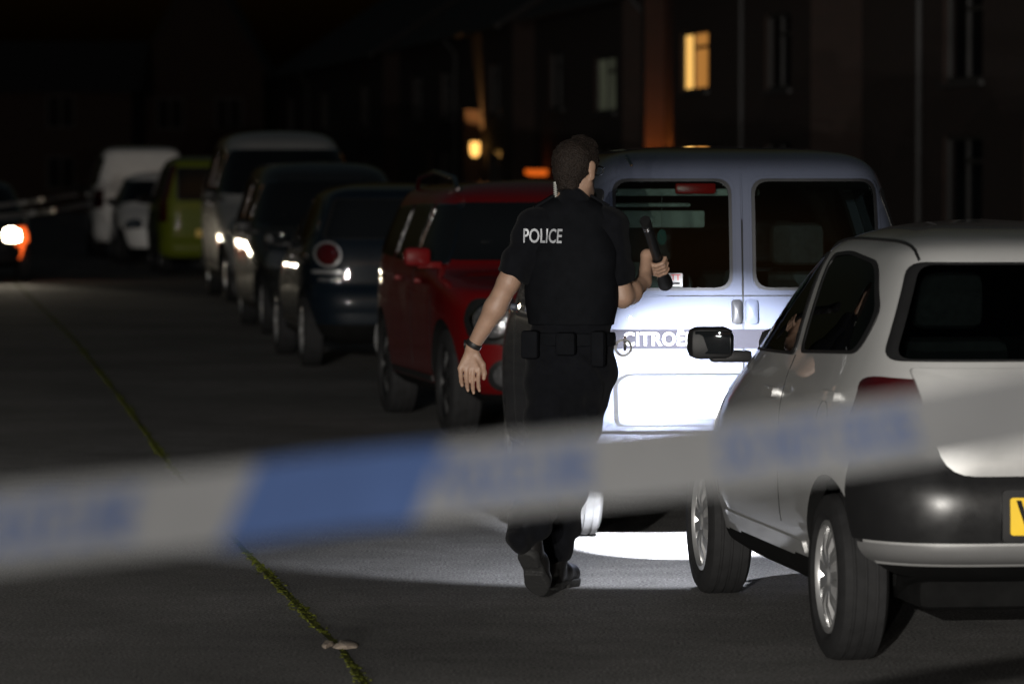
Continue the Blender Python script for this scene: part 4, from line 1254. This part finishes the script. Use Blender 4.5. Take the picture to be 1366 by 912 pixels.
# shirt with short sleeves
F = Field((-.42, -.30, .84), (.42, .34, 1.66), RES)
F.chain([(0, 0, .95), (0, 0, 1.08), (0, .0, 1.33), (0, .0, 1.45)], [.155, .148, .165, .12], k=.05, flat=(fw, 1.32))
F.chain([(-.05, 0, 1.49), sh_l], [.066, .062], k=.05).chain([(.05, 0, 1.49), sh_r], [.066, .062], k=.05)
hem_l = tuple(np.array(sh_l) * .12 + np.array(el_l) * .88); hem_r = tuple(np.array(sh_r) * .2 + np.array(el_r) * .8)
F.chain([sh_l, hem_l], [.066, .064], k=.05).chain([sh_r, hem_r], [.066, .066], k=.05)
for h_, e_, r_ in ((hem_l, el_l, .2), (hem_r, el_r, .2)):
    d_ = np.array(e_) - np.array(sh_l if e_ is el_l else sh_r); d_ /= np.linalg.norm(d_)
    X, Y, Z = F.coords()
    t_ = (X - h_[0]) * d_[0] + (Y - h_[1]) * d_[1] + (Z - h_[2]) * d_[2] - .006
    rad = np.sqrt((X - h_[0])**2 + (Y - h_[1])**2 + (Z - h_[2])**2)
    m_ = (rad < .13) & (np.abs(X) > .13)
    F.a[m_] = np.maximum(F.a[m_], t_[m_])
F.cap((0, -.01, 1.52), HC + hd_ * -.02 + up * -.105, .072, .064, k=.03)
shirt = cloth('shirt', F, M['uniform'], .0045)
# stab vest
F = Field((-.32, -.28, 1.0), (.32, .28, 1.62), RES)
F.chain([(0, 0, 1.09), (0, 0, 1.2), (0, .0, 1.36), (0, .0, 1.46)], [.172, .176, .176, .128], k=.05, flat=(fw, 1.38))
F.chain([(-.06, 0, 1.50), (-.11, 0, 1.485)], [.062, .058], k=.05).chain([(.06, 0, 1.50), (.115, 0, 1.485)], [.062, .058], k=.05)
X, Y, Z = F.coords()
F.a = np.maximum(F.a, (1.075 - Z).astype(np.float32))
vest = cloth('stab_vest', F, M['vest'], .0016, .7)
# trousers
F = Field((-.36, -.48, .08), (.34, .48, 1.04), RES)
F.chain([(0, 0, .93), (0, 0, 1.04)], [.175, .168], k=.05, flat=(fw, 1.22))
F.chain([hip_l, kn_l, tuple(np.array(kn_l)*.3 + np.array(an_l)*.7), (an_l[0], an_l[1] + .02, an_l[2] + .03)], [.100, .082, .076, .082], k=.04)
F.chain([(an_l[0], an_l[1] + .02, an_l[2] + .03), (-.205, -.335, .25)], [.08, .055], k=.03)
F.chain([hip_r, kn_r, tuple(np.array(kn_r)*.3 + np.array(an_r)*.7), (an_r[0], an_r[1] - .015, an_r[2] + .045)], [.100, .078, .064, .064], k=.04)
trousers = cloth('trousers', F, M['uniform'], .009, .7)
# boots
def boot(heel, toe, ank, side):
    heel, toe, ank = (np.array(q, float) for q in (heel, toe, ank))
    lo = np.minimum(np.minimum(heel, toe), ank) - .11; hi = np.maximum(np.maximum(heel, toe), ank) + .11
    F = Field(lo, hi, .0055)
    d = (toe - heel) / np.linalg.norm(toe - heel)
    nrm = ank - heel; nrm = nrm - (nrm @ d) * d; nrm /= np.linalg.norm(nrm)
    F.chain([ank, heel + nrm * .045 + d * .035], [.05, .043], k=.02)
    F.chain([heel + nrm * .045 + d * .035, heel + nrm * .05 + d * .12, toe + nrm * .036 - d * .06, toe + nrm * .03 - d * .035], [.043, .045, .040, .032], k=.02)
    X, Y, Z = F.coords(); G = np.stack([X, Y, Z], -1)
    F.a = np.maximum(F.a, (.008 - (G - heel) @ nrm).astype(np.float32))
    o = link('boot', F.mesh(), M['leather'], person, ang=180)
    F = Field(lo, hi, .0055)
    F.chain([heel + d * .04 + nrm * .01, heel + d * .12 + nrm * .01, toe - d * .075 + nrm * .01, toe - d * .042 + nrm * .01], [.044, .036, .046, .034], k=.03)
    G = np.stack(np.meshgrid(*[F.lo[k] + np.arange(F.n[k]) * F.res for k in range(3)], indexing='ij'), -1)
    h_ = (G - heel) @ nrm; t_ = (G - heel) @ d
    F.a = np.maximum(F.a, np.maximum(h_ - .022, -(h_ + .012)).astype(np.float32))
    F.a = np.maximum(F.a, np.minimum(.002 - h_ * 0 - .008, 1).astype(np.float32) * 0 - 1)
    gap_ = ((t_ > .085) & (t_ < .12) & (h_ < .004))
    F.a[gap_] = np.maximum(F.a[gap_], .004)
    link('sole', F.mesh(), M['sole'], o, ang=40)
boot((-.182, -.325, .205), (-.118, -.165, .012), (-.165, -.285, .285), -1)
boot((-.085, .205, .013), (.02, .465, .013), (-.06, .25, .115), 1)
# belt and kit
F = Field((-.26, -.24, .96), (.26, .24, 1.08), .0055)
F.chain([(0, 0, .99), (0, 0, 1.05)], [.180, .176], k=.01, flat=(fw, 1.24))
X, Y, Z = F.coords()
F.a = np.maximum(F.a, np.maximum(Z - 1.045, .993 - Z).astype(np.float32))
belt = link('belt', F.mesh(), M['vest'], person, ang=40)
rot = Matrix.Rotation(-R(15), 4, 'Z')
for (x, y, z, w, d, h) in ((-.13, -.145, 1.0, .07, .05, .11), (.02, -.165, 1.005, .08, .045, .09), (.14, -.12, .985, .055, .05, .14)):
    MB().rbox((x - w/2, y - d/2, z - h/2), (x + w/2, y + d/2, z + h/2), .012, rot).build('belt_pouch', M['vest'], belt)
MB().lathe([(.026, -.006), (.036, -.006), (.036, .006), (.026, .006)], 'Y', 24, (.205, -.03, .985)).lathe([(.022, -.005), (.030, -.005), (.030, .005), (.022, .005)], 'X', 24, (.212, -.0, 1.0)).build('handcuffs', M['chrome'], belt)
# hair
F = Field(HC - .16, HC + .16, .005)
F.cap(HC + hd_ * -.020 + up * .034, HC + hd_ * .022 + up * .036, .089, .085, flat=(rt, 1.07))
F.cap(hp(-.055, 0, -.02), hp(-.05, 0, -.055), .055, .048, k=.03, flat=(hd_, .95))
F.cap(hp(.075, .015, .095), hp(.03, .0, .105), .03, .035, k=.03)
X, Y, Z = F.coords(); G = np.stack([X, Y, Z], -1) - HC
pl_ = G @ (hd_ * .66 - up * .75) - .028
pl2 = -(G @ up) - .075
sdw = np.maximum(np.abs(G @ rt) - .074, -(G @ up) - .005) if False else pl_
F.a = np.maximum(F.a, np.maximum(pl_, pl2).astype(np.float32))
w = np.sin(160*G[..., 0] + 60*np.sin(9*G[..., 2])) * np.sin(140*G[..., 1] + 80*G[..., 2]) + .6*np.sin(230*G[..., 2] + 150*G[..., 0])
F.a += (w * .0012).astype(np.float32)
hm_ = F.mesh()
hair = link('hair', hm_, M['hair'], person, ang=180)
hs = MB(); r3 = random.Random(5)
for p_ in r3.sample(list(hm_.polygons), min(len(hm_.polygons), 2600)):
    c_, n_ = p_.center.copy(), p_.normal.copy()
    if (Vector(HC) - c_).dot(n_) > 0: continue
    flow = Vector((0, 0, -1)) * .8 - Vector(hd_) * .25 + Vector((r3.gauss(0, .18), r3.gauss(0, .18), r3.gauss(0, .15)))
    flow = (flow - n_ * flow.dot(n_)); flow = flow.normalized() if flow.length > 1e-4 else Vector((1, 0, 0))
    L_ = r3.uniform(.008, .015); lift = r3.uniform(.0, .10)
    sd_ = flow.cross(n_) * .0009
    a_, m_, e_ = c_ - n_ * .002, c_ + flow * L_ * .55 + n_ * L_ * lift * .6, c_ + flow * L_ + n_ * L_ * lift * .8
    hs.add([a_ - sd_, a_ + sd_, a_ + n_ * .0014, m_ - sd_ * .8, m_ + sd_ * .8, m_ + n_ * .0012, e_], [(0, 1, 4, 3), (1, 2, 5, 4), (2, 0, 3, 5), (3, 4, 6), (4, 5, 6), (5, 3, 6)])
hs.build('hair_strands', M['hair'], hair, smooth=True, ang=180, fix=False)
# glasses
gl = MB()
for q in (-1, 1):
    gl.tube([tuple(hp(-.015, q*.083, .012)), tuple(hp(.06, q*.083, .012)), tuple(hp(.104, q*.066, .008))], .0028, 6)
    c_ = hp(.112, q*.034, -.002)
    pts = [tuple(c_ + rt * .026 * math.cos(2*math.pi*k/18) + up * .019 * math.sin(2*math.pi*k/18) - hd_ * abs(math.cos(2*math.pi*k/18)) * .004) for k in range(19)]
    gl.tube(pts, .0025, 6, cap=False)
gl.tube([tuple(hp(.116, -.009, .004)), tuple(hp(.116, .009, .004))], .0025, 6)
gl.build('glasses', M['torch_body'], person)
# coiled earpiece on the left of the neck
c0, c1 = hp(-.03, -.079, -.045), np.array([-.062, -.03, 1.545])
pts = []
for k in range(181):
    t_ = k / 180; ax = c0 + (c1 - c0) * t_
    q = t_ * 2 * math.pi * 12
    pts.append(tuple(ax + np.array([math.cos(q), math.sin(q), 0]) * .0065))
MB().tube(pts, .0022, 5).build('earpiece', M['coil'], person)
# watch on the left wrist
wd = np.array(wr_l) - np.array(el_l); wd /= np.linalg.norm(wd)
wc = np.array(wr_l) - wd * .012
F = Field(wc - .06, wc + .06, .004)
F.cap(wc - wd * .010, wc + wd * .010, .0335, .033)
X, Y, Z = F.coords(); G = (np.stack([X, Y, Z], -1) - wc) @ wd
F.a = np.maximum(F.a, (np.abs(G) - .011).astype(np.float32))
wa = link('wristwatch', F.mesh(), M['plastic'], person, ang=40)
wq = Vector(wc) + Vector((-.034, .012, 0))
MB().lathe([(.001, -.006), (.017, -.006), (.019, .003), (.001, .006)], 'X', 20, wq).build('watch_face', M['torch_body'], wa)
# epaulettes and shoulder radio
for (a_, b_) in ((sh_l, (-.07, 0, 1.565)), (sh_r, (.075, 0, 1.565))):
    a_ = Vector(a_) + Vector((0, 0, .078)); b_ = Vector(b_) + Vector((0, 0, .02))
    d_ = (b_ - a_); mt_ = Matrix.Translation((a_ + b_) / 2) @ d_.to_track_quat('X', 'Z').to_matrix().to_4x4()
    MB().rbox((-d_.length/2, -.025, -.006), (d_.length/2, .025, .006), .004, mt_).build('epaulette', M['vest'], person)
# POLICE across the back of the vest
_vs, _fs = [], []
for o_ in (vest, shirt):
    n_ = len(_vs); _vs += [v.co.copy() for v in o_.data.vertices]; _fs += [tuple(i + n_ for i in p.vertices) for p in o_.data.polygons]
bvh = BVHTree.FromPolygons(_vs, _fs)
def on_back(o_name, me, cx, cz, mat, off=.0025, tilt=0.0):
    right = Vector((fw[1], -fw[0], 0)); back = Vector((-fw[0], -fw[1], 0))
    for v in me.vertices:
        x, y, d_ = v.co
        x, y = x * math.cos(tilt) - y * math.sin(tilt), x * math.sin(tilt) + y * math.cos(tilt)
        o_ = Vector((cx, 0, cz)) + right * x + Vector((0, 0, y)) + back * .5
        h = bvh.ray_cast(o_, -back)
        if h[0] is not None: v.co = h[0] + back * (off + d_)
        else: v.co = o_ - back * .35
    return link(o_name, me, mat, vest, smooth=False)
me = text_mesh('POLICE', .078, .0012, .0012, 1.0)
subdivide(me, .03)
for v in me.vertices: v.co.x *= .62
on_back('police_lettering', me, -.088, 1.424, M['reflective'], tilt=-.01, off=.004)
bmq = bmesh.new(); bmesh.ops.create_grid(bmq, x_segments=10, y_segments=4, size=.5)
for v in bmq.verts: v.co.x *= .21; v.co.y *= .10
pm_ = bpy.data.meshes.new('panel'); bmq.to_mesh(pm_); bmq.free()

# --- torch: a thing of its own, held in the right hand
LT = float(np.linalg.norm(TB - TA))
torch = thing('torch', 'long black torch held in the policeman\'s right hand', 'torch', P0 + Vector(TA))
tq = Vector(TD).to_track_quat('Z', 'Y')
torch.rotation_mode = 'QUATERNION'; torch.rotation_quaternion = tq
MB().lathe([(.0005, .0), (.020, .0), (.0225, .004), (.0225, .03), (.0195, .034), (.0195, LT - .10), (.021, LT - .09), (.0235, LT - .06), (.029, LT - .04), (.0305, LT), (.027, LT + .002), (.0265, LT - .012), (.0005, LT - .03)], 'Z', 40).build('barrel', M['torch_body'], torch)
MB().lathe([(.0188, .04), (.0212, .04), (.0212, .046), (.0188, .046)], 'Z', 32).lathe([(.0188, .052), (.0212, .052), (.0212, .058), (.0188, .058)], 'Z', 32).build('tail_ring', M['chrome'], torch)
M['torch_glow'] = lit('lit_torch_lens', (0.92, 0.95, 1.0), 30)
MB().lathe([(.0005, LT - .010), (.0255, LT - .010), (.0255, LT - .007), (.0005, LT - .007)], 'Z', 32).build('lens', M['torch_glow'], torch)
HEAD = P0 + Vector(TB) + Vector(TD) * .02
for nm, en, size_, blend, aim in (('torch_beam', 3400, 47, .65, Vector((1.02, 20.0, .24))), ('torch_core', 5500, 29, .45, Vector((.76, 19.5, 0))), ('torch_spill', 150, 104, .35, Vector((.55, 19.0, -.35))), ('torch_halo', 80, 100, .9, Vector((1.0, 20.0, .45)))):
    d = bpy.data.lights.new(nm, 'SPOT'); d.energy = en; d.color = (0.86, 0.90, 1.0); d.spot_size = R(size_); d.spot_blend = blend; d.shadow_soft_size = .012
    o = bpy.data.objects.new(nm, d); COL.objects.link(o); o.location = HEAD
    o.rotation_euler = (aim - HEAD).to_track_quat('-Z', 'Y').to_euler()

# ================================================================== POLICE TAPE
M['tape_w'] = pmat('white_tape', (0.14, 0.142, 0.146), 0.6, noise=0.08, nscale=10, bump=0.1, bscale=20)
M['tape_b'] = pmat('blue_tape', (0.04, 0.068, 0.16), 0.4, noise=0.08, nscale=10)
M['far_w'] = pmat('far_white_tape', (0.8, 0.8, 0.82), 0.4, noise=0.08, nscale=10)  # far film colour lightened to stand in for lamplight missing there
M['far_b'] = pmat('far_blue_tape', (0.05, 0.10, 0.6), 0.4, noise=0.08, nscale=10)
for k_ in ('far_w', 'far_b', 'tape_w', 'tape_b'):                # thin plastic film lets light through
    nt_ = M[k_].node_tree; b_ = nt_.nodes['Principled BSDF']; o_ = nt_.nodes['Material Output']
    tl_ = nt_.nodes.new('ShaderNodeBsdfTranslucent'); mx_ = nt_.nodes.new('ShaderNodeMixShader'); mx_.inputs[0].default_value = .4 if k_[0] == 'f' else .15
    tl_.inputs[0].default_value = b_.inputs['Base Color'].default_value
    nt_.links.new(b_.outputs[0], mx_.inputs[1]); nt_.links.new(tl_.outputs[0], mx_.inputs[2]); nt_.links.new(mx_.outputs[0], o_.inputs[0])
def ribbon(name, label, path, width, nblue, blue_len, slant, text=None, parent=None, twist=None, group=None, mats=('tape_w', 'tape_b'), seg=90, phase=0.0, blue_at=()):
    """path: world points of the centre line; width along the up direction"""
    pts = [Vector(p) for p in path]
    d = [0]
    for i in range(len(pts) - 1): d.append(d[-1] + (pts[i+1] - pts[i]).length)
    L = d[-1]
    fx = [pchip(list(zip(d, [p[k] for p in pts]))) for k in range(3)]
    P_ = lambda s: Vector([float(f(s)) for f in fx])
    def fr(s):
        t = (P_(min(s + .02, L)) - P_(max(s - .02, 0))).normalized()
        u = Vector((0, 0, 1)); u = (u - t * u.dot(t)).normalized()
        a = twist(s / L) if twist else 0
        nn = t.cross(u)                     # towards the camera when the path runs left to right
        u2 = u * math.cos(a) + nn * math.sin(a); n2_ = nn * math.cos(a) - u * math.sin(a)
        return P_(s), t, u2, n2_
    def pos(s, v, off): 
        c, t, u, n_ = fr(min(max(s, 0), L)); return c + u * v + n_ * off
    def strip(s0, s1, sl0, sl1, off, th, k):
        vs_, fs_ = [], []
        for i in range(k + 1):
            for v in (-.5, -.25, 0, .25, .5):
                a = s0 + sl0 * (v + .5); b = s1 + sl1 * (v + .5)
                s = a + (b - a) * i / k
                vs_.append(pos(s, v * width, off)); vs_.append(pos(s, v * width, off - th))
        for i in range(k):
            for j in range(4):
                a = i*10 + j*2; b = a + 10
                fs_ += [(a, a+2, b+2, b), (a+1, b+1, b+3, a+3)]
            fs_ += [(i*10, i*10+10, i*10+11, i*10+1), (i*10+8, i*10+9, i*10+19, i*10+18)]
        fs_ += [(j*2, j*2+1, j*2+3, j*2+2) for j in range(4)] + [(k*10+j*2, k*10+j*2+2, k*10+j*2+3, k*10+j*2+1) for j in range(4)]
        return MB().add(vs_, fs_)
    o = strip(0, L, 0, 0, 0, .0004, seg).build(name, M[mats[0]])
    props(o, label, 'police tape', group)
    for s in blue_at:
        strip(s, s + blue_len, slant, slant, .0008, .0005, 10).build('blue_block', M[mats[1]], o)
    for s0, txt, size, sx in (text or ()):
        me = text_mesh(txt, size, .0002, size * .02)
        subdivide(me, .05)
        for v in me.vertices:
            x, y, z = v.co
            v.co = pos(s0 + x * sx, y, .0012 + z)
        link('lettering', me, M['tape_b'], o, smooth=False)
    return o, L
def tp(px, py, D): return gp(px, py, D)
path = [tp(-420, 738, 3.35), tp(-150, 722, 3.5), tp(0, 706, 3.6), tp(250, 681, 3.78), tp(450, 656, 3.92), tp(650, 637, 4.05), tp(900, 613, 4.22), tp(1100, 588, 4.36), tp(1250, 566, 4.46), tp(1366, 545, 4.55), tp(1600, 500, 4.75), tp(1900, 440, 5.0)]
dist = lambda px: next((sum((path[i+1] - path[i]).length for i in range(k)) for k in range(len(path)) if (path[k].x / path[k].y * F_PX + 683) >= px - 1), 0)
s330 = dist(250) + (72 / 5800 * 3.85); 
ribbon('police_tape', 'broad white police tape with a blue block stretched across the foreground', path, .072, 1, .238, .034,
       text=[(dist(0) + .055, 'POLICE LINE', .062, .62), (dist(650) + .035, 'POLICE LINE', .060, .60), (dist(1100) - .01, 'DO NOT CROSS', .060, .62)], blue_at=[s330 - .002, s330 + 1.15],
       twist=lambda t: .25 * math.sin(6 * t + .5))
far0 = [tp(-90, 300, 44), tp(-20, 291, 47), tp(40, 285, 57), tp(92, 277, 70), tp(122, 271, 79.5)]
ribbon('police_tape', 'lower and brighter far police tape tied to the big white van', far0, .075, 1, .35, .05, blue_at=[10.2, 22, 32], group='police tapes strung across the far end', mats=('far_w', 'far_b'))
far1 = [tp(-90, 283, 46), tp(-20, 276, 50), tp(30, 270, 58), tp(62, 266, 66), tp(84, 262, 72), tp(104, 260, 79.5)]
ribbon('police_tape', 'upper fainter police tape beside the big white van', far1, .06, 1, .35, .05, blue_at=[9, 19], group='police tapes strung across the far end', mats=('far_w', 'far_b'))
